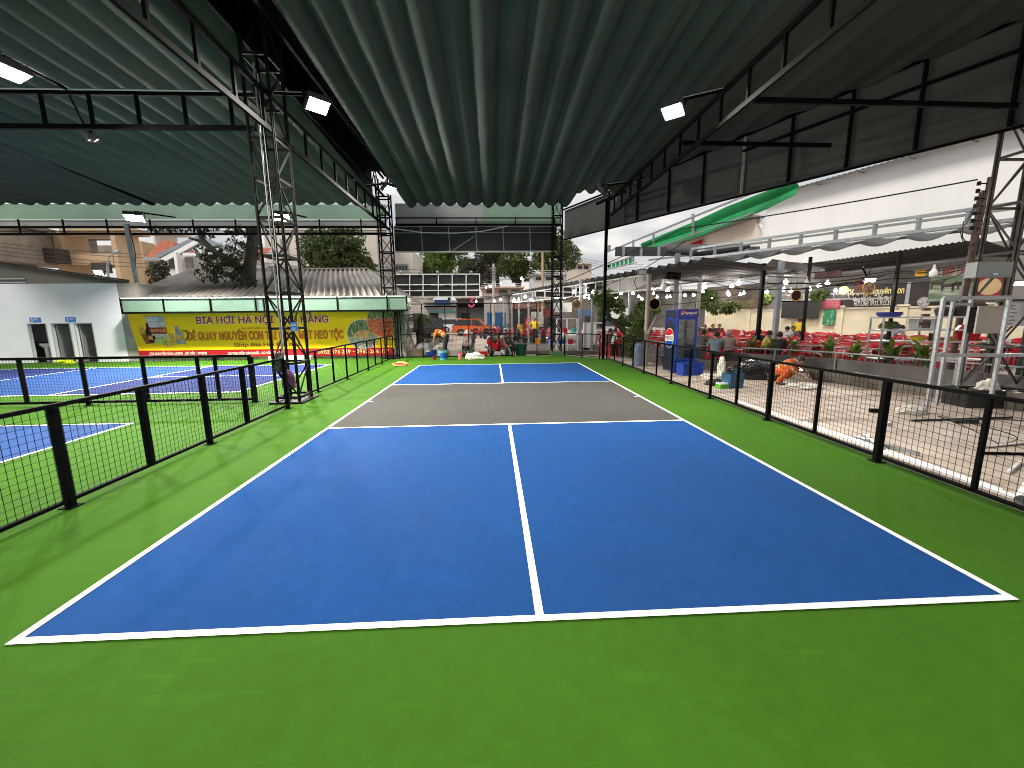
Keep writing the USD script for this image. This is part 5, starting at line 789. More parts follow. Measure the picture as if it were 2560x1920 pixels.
# ---------------------------------------------------------------- canopies
CANVAS = fabric("grey_canvas", (.10, .10, .10), .10); CANVAS_D = fabric("dark_grey_canvas", (.075, .075, .076), .06)
def wave_canopy(p0, p1, n, dep, back, m, k=8, rows=6, up_=0.0):
    p0, p1, back = V(*p0), V(*p1), V(*back); U = np.linspace(0, 1, n * k + 1); T = np.linspace(0, 1, rows)
    return M().grid(np.array([[p0 + (p1 - p0) * u + back * t + V(0, 0, -dep * abs(math.sin(math.pi * n * u)) * (1 - .5 * t)) for t in T] for u in U])), m
def canopy(label, p0, p1, n, dep, back, m, truss, posts, zt=.2, name="canopy"):
    t = thing(name, label, "canopy"); g, m = wave_canopy(p0, p1, n, dep, back, m); put(t, "fabric", g, m, 50); p0, p1, back = V(*p0), V(*p1), V(*back)
    if truss:
        a, c = p0 + V(0, 0, zt), p1 + V(0, 0, zt)
        for z, w in ((0, .1), (truss, .09)): put(t, "chord", M().bar(a + V(0, 0, z), c + V(0, 0, z), w * .7, w), GALV)
        k = int(np.linalg.norm(c - a) / .95)
        for i in range(k + 1): q = a + (c - a) * (i / k); put(t, "strut", M().bar(q + V(0, 0, .05), q + V(0, 0, truss - .05), .09), GALV)
        nb = nrm(back * V(1, 1, 0)) * .6
        for z in (.05, truss * .9): put(t, "rear_chord", M().bar(a + nb + V(0, 0, z), c + nb + V(0, 0, z), .07), GALV)
    put(t, "rear_beam", M().bar(p0 + back - V(0, 0, .12), p1 + back - V(0, 0, .12), .1), GALV)
    for s, f in posts: q = p0 + (p1 - p0) * s + back * f; put(t, "post", M().bar((q[0], q[1], -.07), (q[0], q[1], q[2]), .12), GREYPAINT)
    return t
canopy("near grey canvas canopy on a galvanised ladder truss over the tables", (14.4, 7.75, 4.12), (8.3, 15.65, 4.05), 9, .22, (2.6, 2.0, .5), CANVAS, .42, [(.97, .1)], zt=.1)
canopy("long far grey canvas canopy with a scalloped edge running down the alley", (6.9, 11.9, 3.72), (.3, 32.8, 3.62), 40, .17, (4.4, 1.4, -.3), CANVAS, 0, [(.34, .06), (.5, .06), (.66, .06), (.82, .06), (.98, .06)])
canopy("dark ragged canvas hanging behind the near canopy", (11.2, 14.6, 4.0), (8.2, 19.4, 3.9), 6, .3, (3.5, 1.5, -.2), CANVAS_D, 0, []); canopy("dark corrugated canopy against the grey siding at the right", tuple(onw(*z8(1820, 262), -1.2)), tuple(onw(*z8(150, 505), -1.2)), 40, .06, tuple(WV * 3.6 + V(0, 0, -.3)), CANVAS_D, 0, [])
canopy("dull middle canopy over the far tables", (7.4, 17.0, 3.5), (4.2, 29.0, 3.5), 20, .1, (7, 2.6, .3), CANVAS_D, 0, [(.2, .5), (.6, .5)])
gb = thing("glass_band", "band of clear panes in white frames hanging under the long canopy", "glazing")
for k in range(8):
    a, c = V(6.1, 14.7, 0) + V(-.3, .94, 0) * (k * 2.0), V(6.1, 14.7, 0) + V(-.3, .94, 0) * (k * 2.0 + 1.9); put(gb, "pane", M().quad((*a[:2], 2.85), (*c[:2], 2.85), (*c[:2], 3.4), (*a[:2], 3.4)), pane("hazy_pane", (.8, .82, .82), .03)); put(gb, "frame", M().bar((*a[:2], 2.82), (*c[:2], 2.82), .06).bar((*a[:2], 3.42), (*c[:2], 3.42), .05).bar((*a[:2], 2.8), (*a[:2], 3.44), .05), PVC)

def pole(label, x, yb, yt, Y, w=.11, m=None, sq=True, x2=None):
    c, a = at(x, yb, Y), at(x2 if x2 is not None else x, yt, Y); c[2] = -.07; return solo("grey_pole", M().bar(c, (c[0], c[1], a[2]), w) if sq else M().tube([c, (c[0] + .05, c[1], (a[2]) * .5), (c[0], c[1], a[2])], [w * .6, w * .5, w * .4], 10), m or GREYPAINT, label, "pole")
pole("light grey square pole rising among the tables right of the fridge", 1672, 740, 564, 12.6, .15, mat("light_grey_pole", (.36, .38, .42), .5)); pole("dark rusty pole left of the light grey square pole", 1636, 735, 569, 13.2, .12, WORNSTEEL)
pole("grey pole standing right behind the fridge", 1456, 700, 547, 15.2, .16); pole("pole carrying the fan in front of the dark sign", 1920, 720, 544, 10.6, .08, WORNSTEEL); pole("thin dark pole before the black screen", 1736, 700, 555, 15.5, .1, WORNSTEEL); pole("galvanised pole beside the showcase", 1252, 754, 605, 19.6, .14, GALV); pole("galvanised pole by the motorbikes", 1206 - 100, 745, 640, 27.0, .12, GALV); pole("galvanised pole behind the fence gateway", 1142, 745, 640, 26.0, .12, GALV)
wt = thing("forked_post", "bare wooden post with a slanting brace beside the fridge", "post"); a, c = at(1400, 760, 12.5), at(1403, 592, 12.5); put(wt, "post", M().tube([(c[0], 12.5, -.05), (c[0] - .03, 12.5, 1.5), c], [.085, .075, .07], 10), BARK_L, True); put(wt, "brace", M().tube([at(1399, 722, 12.45), at(1420, 680, 12.45)], [.07, .065], 8), BARK_L, True)
t = thing("box_lamp", "square grey lamp hanging from the forked wooden post", "lamp"); q = at(1387, 588, 12.3); put(t, "housing", M().cbox(q, .3, .12, .2), LAMP_HOUSING); put(t, "lens", M().cbox(q - V(0, .065, 0), .26, .01, .16), LENS_OFF)
t = thing("black_speaker", "pair of black speakers on the grey pole behind the fridge", "speaker")
for x in (1447, 1463): q = at(x, 594, 15.0); put(t, "cabinet", M().cbox(q, .22, .2, .32), BLACK); put(t, "cone", M().plate(circle(.08, 14), q - V(.0, .101, .03), (1, 0, 0), (0, 0, 1), .006), RUBBER)

t = thing("canvas_roll", "grey canvas roll drooping at the left end of the near canopy truss", "canvas"); put(t, "roll", M().tube([at(*z7(575, 352), 17), at(*z7(760, 368), 16.8), at(*z7(1000, 360), 16.6), at(*z7(1290, 330), 16.4)], [.2, .26, .25, .1], 8), CANVAS, True); put(t, "rail", M().bar(at(*z7(420, 450), 17), at(*z7(1300, 345), 16.4), .07), GALV)
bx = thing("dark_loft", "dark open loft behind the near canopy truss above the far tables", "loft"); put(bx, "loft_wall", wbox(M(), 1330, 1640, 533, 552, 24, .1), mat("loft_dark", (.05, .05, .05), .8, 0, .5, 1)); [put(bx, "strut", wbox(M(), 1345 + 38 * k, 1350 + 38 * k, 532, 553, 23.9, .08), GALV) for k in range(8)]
# ---------------------------------------------------------------- red chairs, tables
RED_CH = mat("red_plastic", (.50, .008, .016), .32, 0, .12, 3); STEEL_T = mat("steel_tabletop", (.50, .50, .51), .35, .6, .1, 5)
cp = numbered("/World", "plastic_armchair"); UsdGeom.Xform.Define(stage, cp)
CH_OP = UsdGeom.Xform(stage.GetPrimAtPath(cp)); 
def build_chair(p):
    sx = np.linspace(-1, 1, 9); sy = np.linspace(0, 1, 6)
    put(p, "seat", M().grid(np.array([[(x * (.23 - .02 * y), -.22 + .44 * y, .44 - .015 * (1 - x * x) + .015 * (y - .5) ** 2) for y in sy] for x in sx])).box(-.22, -.235, .405, .22, -.215, .44), RED_CH, 50)
    b = M()
    for i in range(7):
        x0 = -.2 + i * .0667; pts = [(x0 + dx, .22 + .12 * h - .03 * (abs(x0) / .2) ** 2 * 1.5, .45 + .40 * h - (.05 * (x0 / .2) ** 2 * h)) for h in np.linspace(0, 1, 5) for dx in (-.032, .032)]; b.grid(np.array(pts).reshape(5, 2, 3))
    b.tube([(x, .335 - .05 * (x / .23) ** 2, .865 - .06 * (x / .23) ** 2) for x in np.linspace(-.24, .24, 9)], .024, 6)
    put(p, "backrest", b, RED_CH, 50)
    for s in (-1, 1):
        put(p, "armrest", M().tube([(s * .23, .3, .72), (s * .27, .1, .67), (s * .27, -.15, .66), (s * .255, -.22, .62)], .02, 6), RED_CH, 50)
        put(p, "leg", M().bar((s * .25, -.24, 0), (s * .245, -.21, .64), .04, .03), RED_CH); put(p, "leg", M().bar((s * .25, .27, 0), (s * .215, .22, .45), .04, .03), RED_CH)
TX = {}
build_chair(cp); CH_LABEL = {"front": "red plastic armchair in the row nearest the potted plants", "mid": "red plastic armchair at the tables in the middle of the restaurant", "back": "red plastic armchair along the tables by the cream wall"}
pr_ = stage.GetPrimAtPath(cp); nchairs = [0]; RX = random.Random(11)
def chair(x, y, rz, where):
    nchairs[0] += 1; rz += RX.uniform(-14, 14)
    if nchairs[0] == 1:
        UsdGeom.Xform(pr_).AddTranslateOp().Set(Gf.Vec3d(x, y, -.07)); UsdGeom.Xform(pr_).AddRotateZOp().Set(float(rz)); cd(pr_, label=CH_LABEL[where], cat="chair", group=f"red armchairs, {where} tables"); return
    copy(cp, "plastic_armchair", CH_LABEL[where], (x, y, -.07), rz, f"red armchairs, {where} tables")
def build_table(label, loc, rz, group):
    t = thing("folding_table", label, "table", loc, rz, group); put(t, "tabletop", M().cbox((0, 0, .735), 1.15, .65, .03), STEEL_T)
    for sx in (-1, 1):
        for sy in (-1, 1): put(t, "leg", M().bar((sx * .5, sy * .27, 0), (sx * .5, sy * .27, .72), .03), STEEL_T)
    put(t, "stretcher", M().bar((-.5, 0, .2), (.5, 0, .2), .025), STEEL_T); return t
u2 = np.array([-.349, .937]); v2 = np.array([.937, .349]); ang0 = math.degrees(math.atan2(u2[1], u2[0])); tb = None; nap = bowl = None; TABLES = []
for r in range(5):
    for k in range(10):
        o = np.array([11.7, 10.7]) + v2 * (r * 1.95 + RX.uniform(-.1, .1)) + u2 * (k * 1.75 - (1.6 if r else 0) + RX.uniform(-.12, .12))
        if o[0] < 6.8 or (r == 0 and k < 0): continue
        where = "front" if r == 0 else ("back" if r > 2 else "mid"); rz = ang0 + RX.uniform(-4, 4); TABLES.append(o)
        lb = {"front": "steel folding table in the row nearest the plants", "mid": "steel folding table in the middle of the restaurant", "back": "steel folding table close to the cream wall"}[where]
        if tb is None: tb = build_table(lb, (*o, -.07), rz, "steel tables, front row")
        else: copy(tb, "folding_table", lb, (*o, -.07), rz, f"steel tables, {where} rows" if where != "front" else "steel tables, front row")
        for s in (-1, 1):
            for e in (-.3, .3): q = o + u2 * e + v2 * s * .52; chair(q[0], q[1], ang0 + (0 if s > 0 else 180) + 0, where)
        q = o + u2 * RX.uniform(-.3, .3)
        if nap is None:
            nap = thing("napkin_box", "white napkin box on a steel restaurant table", "napkin box", (*q, .68), rz, "napkin boxes on the steel tables"); put(nap, "box", M().cbox((0, 0, .06), .16, .11, .12), WHITE); put(nap, "napkin", M().plate([(-.05, 0), (.05, 0), (.02, .06), (-.03, .05)], (0, 0, .12), (1, 0, 0), (0, 0, 1), .02), WHITE)
        else: copy(nap, "napkin_box", None, (*q, .68), rz)
        q = o - u2 * RX.uniform(.05, .35) + v2 * RX.uniform(-.15, .15)
        if bowl is None: bowl = thing("bowl_stack", "stack of white bowls on a steel restaurant table", "bowls", (*q, .68), 0, "bowl stacks on the steel tables"); put(bowl, "bowl", M().lathe([(.03, 0), (.045, .0), (.085, .05), (.08, .05), (.04, .01)], n=14), WHITE, True); put(bowl, "bowl", M().lathe([(.03, .02), (.045, .02), (.085, .07), (.08, .07), (.04, .03)], n=14), WHITE, True)
        else: copy(bowl, "bowl_stack", None, (*q, .68), 0)
for k in range(5): c = gp(1318 + k * 9, 752 - k * 2); chair(c[0], c[1], 150, "front")

# ---------------------------------------------------------------- diners
def diner(x, y, rz, label, shirt, hair=HAIR, lean=.18, Y=None):
    p = gp(x, y, 1.24) if Y is None else at(x, y, Y); seated(label, (p[0], p[1], -.07), rz, shirt, hair, lean, pants=NAVY); chair(p[0] - .02, p[1], rz, "mid")
GREYH = mat("grey_hair", (.35, .34, .32), .7)
for x, y, rz, lb, col, kw in ((885, 1045, -70, "diner in a dark grey shirt just right of the fridge", (.06, .055, .06), {}), (1010, 1062, -35, "diner in a blue grey shirt seen from behind at the front tables", (.13, .17, .19), {}), (1118, 1055, -20, "grey-haired diner in a beige shirt at the front tables", (.36, .27, .22), {"hair": GREYH}), (965, 1030, 30, "diner in a pink shirt behind the blue grey one", (.6, .10, .14), {}),
    (1425, 1048, -110, "diner in a yellow shirt bending over a table by the poles", (.62, .52, .10), {"lean": .35}), (1545, 1062, -60, "diner in black right of the light grey square pole", (.015, .014, .015), {}), (1625, 1008, -30, "diner in a white shirt seen from behind below the black screen", (.66, .66, .66), {"Y": 16.2}), (1672, 1005, 150, "diner facing the white-shirted one below the black screen", (.18, .10, .09), {"Y": 16.6}),
    (1385, 1040, 120, "diner in a dark top facing left behind the dark rusty pole", (.03, .025, .03), {}), (865, 1000, 150, "dark-haired diner in the far row right behind the fridge", (.025, .025, .03), {}), (905, 1003, 170, "diner in a brown shirt in the far row", (.12, .07, .05), {}), (975, 1000, 160, "diner in a black shirt in the far row", (.02, .02, .02), {}), (1032, 998, 160, "diner in a wine red shirt in the far row", (.2, .03, .04), {}),
    (80, 1035, -60, "diner in black by the plumeria tree", (.02, .02, .022), {}), (118, 1035, -100, "diner in a white shirt by the plumeria tree", (.6, .6, .6), {})): diner(*z7(x, y), rz, lb, cloth("shirt_" + "_".join(str(int(v * 1000)) for v in col), col), **kw)
p = at(*z7(1727, 985), 17.0); person("waiter in a bright yellow shirt bending below the black screen", (p[0], p[1], -.07), -40, YELLOW_S, NAVY, torso=(0, .35, .94), elbows=[(-.24, .25, 1.05), (.24, .25, 1.05)], wrists=[(-.14, .45, .88), (.14, .45, .88)])
p = gp(*z8(1068, 1015), 1.25); person("person in a lilac shirt stooping behind the steel shelves", (p[0], p[1], -.07), -100, cloth("lilac_shirt", (.42, .40, .50)), NAVY, pelvis=(0, -.1, .85), torso=(0, .75, .6), elbows=[(-.22, .4, .85), (.22, .4, .85)], wrists=[(-.14, .55, .7), (.14, .55, .7)], head=(0, .1, .03))

# ---------------------------------------------------------------- hanging bulbs and cables
BULB = glow("bulb_glow", (1.0, .95, .86), 80.0); BULB_BASE = mat("bulb_base", (.7, .7, .7), .4)
bp = None
def bulb(x, y, z=3.0, big=1.0):
    global bp
    p = gp(x, y, z); lb = "glowing white bulb hanging over the restaurant tables"
    if bp is None:
        bp = thing("hanging_bulb", lb, "light bulb", p, 0, "glowing bulbs over the restaurant"); put(bp, "globe", M().lathe([(.001, -.075), (.045, -.068), (.08, -.03), (.088, .01), (.07, .05), (.04, .08)], n=14), BULB, True); put(bp, "socket", M().cyl((0, 0, .075), .035, .09, 10), BULB_BASE); put(bp, "cord", M().tube([(0, 0, .16), (.01, 0, .5)], .006, 5), RUBBER)
    else: copy(bp, "hanging_bulb", lb, p)
for x, y in ((463, 740), (585, 712), (657, 708), (905, 683), (890, 722), (1105, 733), (1210, 748), (1195, 655), (1440, 727), (1605, 645), (1585, 705), (1645, 715), (1808, 700), (1893, 675), (1965, 655), (2035, 716), (810, 752), (735, 755), (580, 770), (335, 768), (362, 787), (285, 740), (180, 740), (140, 770), (495, 770), (605, 768), (965, 770), (1115, 752), (735, 850), (1140, 680), (1240, 738)): bulb(*z7(x, y))
for x, y in ((955, 805), (1008, 793), (1125, 793), (1220, 768), (1290, 800), (1643, 727), (1735, 772), (1770, 780), (1810, 775), (2003, 768), (2048, 738), (2150, 740), (1535, 812), (1560, 777), (795, 805), (880, 690), (920, 680), (1010, 655), (1190, 610)): bulb(829.5 + x * .25, 449.3 + y * .25, 3.0 if y > 700 else 4.6)
for k, (x, y) in enumerate(((878, 618), (2165, 648))): p = at(*z8(x, y), 11); flood(tuple(p), (-.4, -1, -.5), tuple(p + V(0, .3, .4)), ["small white floodlight above the dark sign", "white floodlight at the far right behind the lattice column"][k], w=.3, h=.16)
for k, (f, x, y, Y, lb) in enumerate(((z7, 547, 668, 12, "unlit white bulb near the forked post"), (z7, 1785, 645, 12, "unlit white bulb before the black screen's pole"), (z8, 1432, 548, 10, "large unlit white bulb right of the yellow zone sign"))):
    p = at(*f(x, y), Y); t = thing("unlit_bulb", lb, "light bulb", p); put(t, "globe", M().lathe([(.001, -.16), (.09, -.15), (.10, -.02), (.06, .04), (.04, .1)], n=14), WHITE, True); put(t, "socket", M().cyl((0, 0, .1), .03, .1, 10), PVC)
CABLES = [((0, 590), (1060, 545), (1820, 450)), ((0, 650), (1080, 560), (1820, 470)), ((30, 560), (860, 480), (1800, 300)), ((100, 640), (1060, 610), (1780, 500)), ((-500, 640), (100, 700), (1000, 585)), ((-1000, 720), (-300, 690), (95, 660)), ((-900, 600), (-250, 620), (300, 640), (900, 640)), ((-1100, 820), (-500, 790), (0, 640)), ((200, 470), (1080, 430), (1800, 420)), ((0, 700), (700, 640), (1500, 620), (1800, 480))]
for k, c in enumerate(CABLES): wirething("black cable strung between the poles over the restaurant", [at(*z8(x, y), 10.5 + .25 * k + (x < 0) * 2.5) for x, y in c], .014, .12, group="black cables strung over the restaurant")
wirething("thick black power cable running to the rusty service pole at the right", [at(1000, 655, 30), at(1210, 612, 22), at(1474, 494, 14), at(2112, 388, 9.2)], .022, .05)
wirething("black cable crossing from the slim column to the canopy", [at(1120, 668, 18), at(1330, 608, 16), at(1480, 520, 14)], .016, .15)
t = thing("service_pole", "rusty dark service pole with an insulator rack at the right", "utility pole"); RUSTY = mat("rusty_pole", (.075, .045, .038), .7, .2, .5, 6); a, c = at(2124, 415, 9.0), at(2090, 720, 9.0); put(t, "shaft", M().tube([(a[0] - .1, 9.0, -.07), (a[0], 9.0, a[2])], .08, 12), RUSTY, True); put(t, "rack", M().bar((a[0] - .05, 8.9, a[2] - 1.1), (a[0] - .02, 8.9, a[2] + .35), .05), RUSTY)
for k in range(7): z = a[2] - .95 + k * .19; put(t, "insulator", M().bar((a[0] - .05, 8.9, z), (a[0] - .28, 8.9, z), .025).cbox((a[0] - .28, 8.9, z), .06, .06, .1), DARKSTEEL)
wirething("loops of thin black wire hanging below the insulator rack", [(a[0] - .3, 8.85, a[2] - .25), (a[0] - .6, 8.85, a[2] - .8), (a[0] - .55, 8.85, a[2] - 1.2), (a[0] - .1, 8.85, a[2] - 1.35)], .012, .1); wirething("second thin wire loop near the insulator rack", [(a[0] - .3, 8.82, a[2] - .3), (a[0] - .7, 8.82, a[2] - 1.0), (a[0] - .4, 8.82, a[2] - 1.45), (a[0] - .05, 8.85, a[2] - 1.2)], .012, .1)

# ---------------------------------------------------------------- planter with leafy plants, fridge, shelves
KL = [(10.6, 2.2), (10.0, 4.2), (9.5, 6.3), (8.85, 8.9), (8.0, 10.3), (6.75, 11.5), (6.15, 13.5), (5.5, 16.9), (5.0, 19.5)]
KERB = mat("dark_kerb", (.10, .085, .07), .85, 0, .5, 2.5, .4, 18)
k_ = thing("planter_kerb", "low dark stained kerb of the planting bed before the restaurant", "kerb")
for a, c in zip(KL[:-1], KL[1:]): put(k_, "kerb_stone", M().bar((*a, .09), (*c, .09), .16, .36), KERB)
structure("planting_soil", M().add([(x + .08, y, .13) for x, y in KL] + [(x + .95, y + .35, .13) for x, y in KL], [[i, i + 1, i + 10, i + 9] for i in range(8)]), mat("dark_soil", (.045, .035, .028), .95, 0, .5, 6, .6, 30))
structure("restaurant_floor", M().add([(x + .95, y + .35, -.055) for x, y in KL] + [(x + 16, y + 6, -.055) for x, y in KL], [[i, i + 1, i + 10, i + 9] for i in range(8)]), mat("worn_paving", (.17, .15, .135), .75, 0, .4, 1.2, .3, 20))
CORD = leafmat("cordyline_green", (.05, .10, .012), (.17, .25, .04))
def broad_plant(label, p, h, n, seed, L=.52):
    t = thing("leafy_plant", label, "plant", p); R = np.random.RandomState(seed)
    for s_ in range(2 + (n > 14)): b = V(R.uniform(-.12, .12), R.uniform(-.12, .12), 0); put(t, "stem", M().tube([b, b * 1.2 + V(0, 0, h * .5), b * 1.1 + V(R.uniform(-.05, .05), 0, h * .8)], [.018, .015, .01], 6), BARK, True)
    for i in range(n):
        az = R.uniform(0, 6.28); el = R.uniform(.5, 1.35); z0 = h * R.uniform(.3, .8); l = L * R.uniform(.7, 1.2); d = V(math.cos(az) * math.cos(el), math.sin(az) * math.cos(el), math.sin(el)); s = nrm(np.cross(d, V(0, 0, 1))); w = l * .11
        pts = [V(0, 0, z0) + d * l * q - V(0, 0, .28 * l * q * q * q) + V(math.cos(az), math.sin(az), 0) * .12 * l * q * q for q in (0, .3, .6, .85, 1)]; wd = [.25, .95, 1, .6, .03]
        put(t, "leaf", M().grid(np.array([[a - s * w * k, a - V(0, 0, w * .3 * k), a + s * w * k] for a, k in zip(pts, wd)])), CORD, True)
for k, (x, y, h, n, lb) in enumerate(((1530, 776, .95, 9, "slim leafy plant nearest the fridge"), (1577, 772, .85, 8, "thin leafy plant second from the fridge"), (1620, 776, .8, 12, "sprawling leafy plant above the black plastic heap"), (1667, 786, 1.0, 20, "big leafy plant beside the crouching worker"), (1709, 782, .9, 12, "leafy plant before the red tub"), (1785, 794, .95, 16, "upright leafy plant right of the red tub"), (1842, 800, .8, 18, "low wide leafy plant before the shelves"), (1918, 812, 1.0, 24, "largest leafy plant in front of the steel shelves"), (1985, 818, 1.0, 18, "leafy plant just left of the galvanised frame"))): p = gp(x, y, .13); broad_plant(lb, p, h * .88, n + 5, 70 + k)
p = gp(2125, 812, .13); broad_plant("leafy plant half hidden behind the dark lattice column", p, .9, 12, 90)
fr = thing("drinks_fridge", "blue pepsi drinks fridge with a glass door beyond the right fence", "fridge", (5.82, 10.86, -.07), 12)
FB, FBK = mat("fridge_blue", (.012, .055, .36), .3, 0, .08, 3), mat("fridge_black", (.012, .014, .035), .35, 0, .5, 2.5, col2=(.010, .03, .13), lo=.6, hi=.8)
put(fr, "cabinet", M().box(-.38, -.26, .08, -.355, .32, 2.02).box(.355, -.26, .08, .38, .32, 2.02).box(-.355, .29, .08, .355, .32, 2.02).box(-.355, -.26, 2.0, .355, .29, 2.02).box(-.355, -.26, .08, .355, .29, .42), FB)
put(fr, "side_print", M().box(-.386, -.24, .1, -.381, .3, 2.0), FBK); put(fr, "header", M().box(-.38, -.31, 1.78, .38, -.262, 2.04), mat("fridge_header", (.03, .03, .22), .3)); put(fr, "liner", M().box(-.35, .25, .43, .35, .285, 1.76), mat("fridge_liner", (.6, .66, .63), .4))
for z in (.75, 1.05, 1.4): put(fr, "shelf", M().box(-.35, -.2, z, .35, .25, z + .012), mat("fridge_shelf", (.4, .43, .42), .4))
d_ = put(fr, "door", M().box(-.38, -.30, .42, -.31, -.265, 1.77).box(.31, -.30, .42, .38, -.265, 1.77).box(-.31, -.30, .42, .31, -.265, .49).box(-.31, -.30, 1.71, .31, -.265, 1.77), FB); put(d_, "glass", M().box(-.31, -.285, .49, .31, -.279, 1.71), pane("fridge_glass", (.93, .96, .95), .05)); put(d_, "handle", M().bar((-.345, -.315, .95), (-.345, -.315, 1.3), .02), FB)
def pepsi_disc(parent, o, ux, uy, r, sx=1.0):
    o, n = V(*o), np.cross(V(*ux), V(*uy)); wv = [(x * sx, (.10 * math.sin(x / r * 2.6) + .02) * 1) for x in np.linspace(-r * .97, r * .97, 13)]
    put(parent, "logo_disc", M().plate(circle(r * 1.06, 28, sx), o, ux, uy, .002), W_INK); wv = [(x, y * r * 2.2) for x, y in wv]
    put(parent, "logo_red", M().plate([(x, max(y + .16 * r, 0)) for x, y in wv] + circle(r, 20, sx, 12, 168), o + n * .0025, ux, uy, .002), flat("logo_red", (.55, .01, .03), .35)); put(parent, "logo_blue", M().plate([(x, y - .18 * r) for x, y in reversed(wv)] + circle(r, 20, sx, 196, 344), o + n * .0025, ux, uy, .002), flat("logo_blue", (.01, .06, .35), .35))
pepsi_disc(fr, (-.17, -.312, 1.905), (1, 0, 0), (0, 0, 1), .085); text(fr, "pepsi", (-.06, -.312, 1.885), .36, .075, W_INK)
pepsi_disc(fr, (-.388, .04, 1.13), (0, -1, 0), (0, 0, 1), .30, .72); put(fr, "logo_band", M().plate([(-.20, -.08), (.20, -.08), (.20, .10), (-.20, .10)], (-.3935, .04, 1.12), (0, -1, 0), (0, 0, 1), .002), W_INK); text(fr, "PEPSI", (-.3975, .225, 1.075), .37, .11, D_INK, ux=(0, -1, 0)); put(fr, "blue_arch", M().plate(circle(.24, 20, 1, 0, 180) + circle(.19, 20, 1, 180, 0), (-.388, .04, 1.55), (0, -1, 0), (0, 0, 1), .002), FB)
cr = thing("bottle_crate", "empty blue bottle crate standing against the foot of the fridge", "crate", (5.93, 10.33, -.07), 12); 
for s in (-1, 1):
    put(cr, "side", M().box(-.37, s * .16 - .012, .0, .37, s * .16 + .012, .05).box(-.37, s * .16 - .012, .34, .37, s * .16 + .012, .40).box(-.37, s * .16 - .010, .17, .37, s * .16 + .010, .22), mat("crate_blue", (.015, .06, .38), .4))
    put(cr, "side", M().box(s * .36 - .012, -.15, 0, s * .36 + .012, .15, .40), mat("crate_blue", (.015, .06, .38), .4))
    for i in range(8): put(cr, "slat", M().box(-.36 + i * .1, s * .16 - .009, .05, -.335 + i * .1, s * .16 + .009, .34), mat("crate_blue", (.015, .06, .38), .4))
put(cr, "base", M().box(-.36, -.15, 0, .36, .15, .03), mat("crate_blue", (.015, .06, .38), .4))
t = thing("plant_barrel", "big weathered blue plastic barrel holding a plant beyond the right fence", "barrel", (5.2, 12.75, -.07)); put(t, "barrel", M().lathe([(.001, 0), (.23, 0), (.25, .04), (.275, .3), (.28, .6), (.25, .84), (.24, .88), (.225, .88), (.23, .8), (.001, .78)], n=24), mat("weathered_blue_plastic", (.13, .17, .25), .6, 0, .3, 2.5), 40)
t = thing("potted_shrub", "leafy shrub spilling from the blue barrel", "shrub", (0, 0, 0)); put(t, "stem", M().tube([(5.2, 12.75, .7), (5.15, 12.75, 1.2), (5.1, 12.8, 1.7)], [.04, .03, .02], 7), BARK_L, True); put(t, "foliage", leaves([(5.0, 12.8, 1.1, .38), (5.3, 12.9, 1.25, .35), (4.95, 13.0, .75, .35), (5.15, 12.8, 1.6, .3), (4.85, 12.9, .45, .25)], 2600, .06, 55), LEAF_B)
t = thing("plumeria_tree", "small tree with a thick leaning bare trunk behind the thin post", "tree"); q = gp(1356, 735, .3); put(t, "trunk", M().tube([at(1360, 728, 17.5), at(1340, 705, 17.5), at(1316, 688, 17.6), at(1308, 668, 17.6), at(1312, 645, 17.6)], [.17, .15, .13, .1, .05], 10), BARK, True); put(t, "crown", leaves([(*at(x, y, 17.5), r) for x, y, r in ((1300, 650, .42), (1318, 636, .38), (1290, 640, .3), (1330, 652, .35), (1318, 662, .35), (1306, 676, .3), (1338, 668, .3), (1352, 690, .35), (1390, 660, .3), (1378, 690, .4), (1370, 705, .35))], 2600, .11, 56, .36), LEAF_D)
t = thing("hanging_greenery", "climbing greenery hanging on the restaurant frames behind the fridge", "plant"); put(t, "foliage", leaves([(*onw(*z7(x, y), -3), r) for x, y, r in ((915, 750, .45), (990, 770, .35), (960, 840, .5), (1010, 880, .4), (1100, 860, .5), (1160, 860, .35), (880, 830, .4), (1430, 790, .4), (1880, 755, .3), (1930, 760, .3), (350, 880, .6), (480, 890, .4))], 3000, .13, 57), LEAF_B); put(t, "vine", M().tube([onw(*z7(880, 830), -3), onw(*z7(1000, 800), -3), onw(*z7(1160, 860), -3)], .03, 6), BARK)
sv = thing("steel_shelves", "stainless shelf rack with pots and trays behind the leafy plants", "shelf", (11.4, 8.35, -.07), -12); SS = mat("stainless", (.52, .53, .54), .3, .75, .1, 6)
for z in (.62, 1.1, 1.4, 1.74): put(sv, "shelf", M().cbox((0, 0, z), 2.5, .55, .035), SS)
for sx in (-1.22, 0, 1.22):
    for sy in (-.25, .25): put(sv, "post", M().bar((sx, sy, 0), (sx, sy, 1.76), .035), SS)
def onshelf(x, y, z): a = math.radians(-12); return (11.4 + x * math.cos(a) - y * math.sin(a), 8.35 + x * math.sin(a) + y * math.cos(a), z - .07 + .0185)
t = thing("blue_tray_stack", "stack of blue trays on the top left of the steel shelves", "trays", onshelf(-.95, 0, 1.74), -14)
for k in range(3): put(t, "tray", M().lathe([(.001, .0), (.24, .0), (.3, .06), (.31, .06), (.31, .068), (.29, .068)], (0, 0, k * .028), 20, 1.0, .7), flat("tray_blue", (.08, .09, .38), .35), 30)
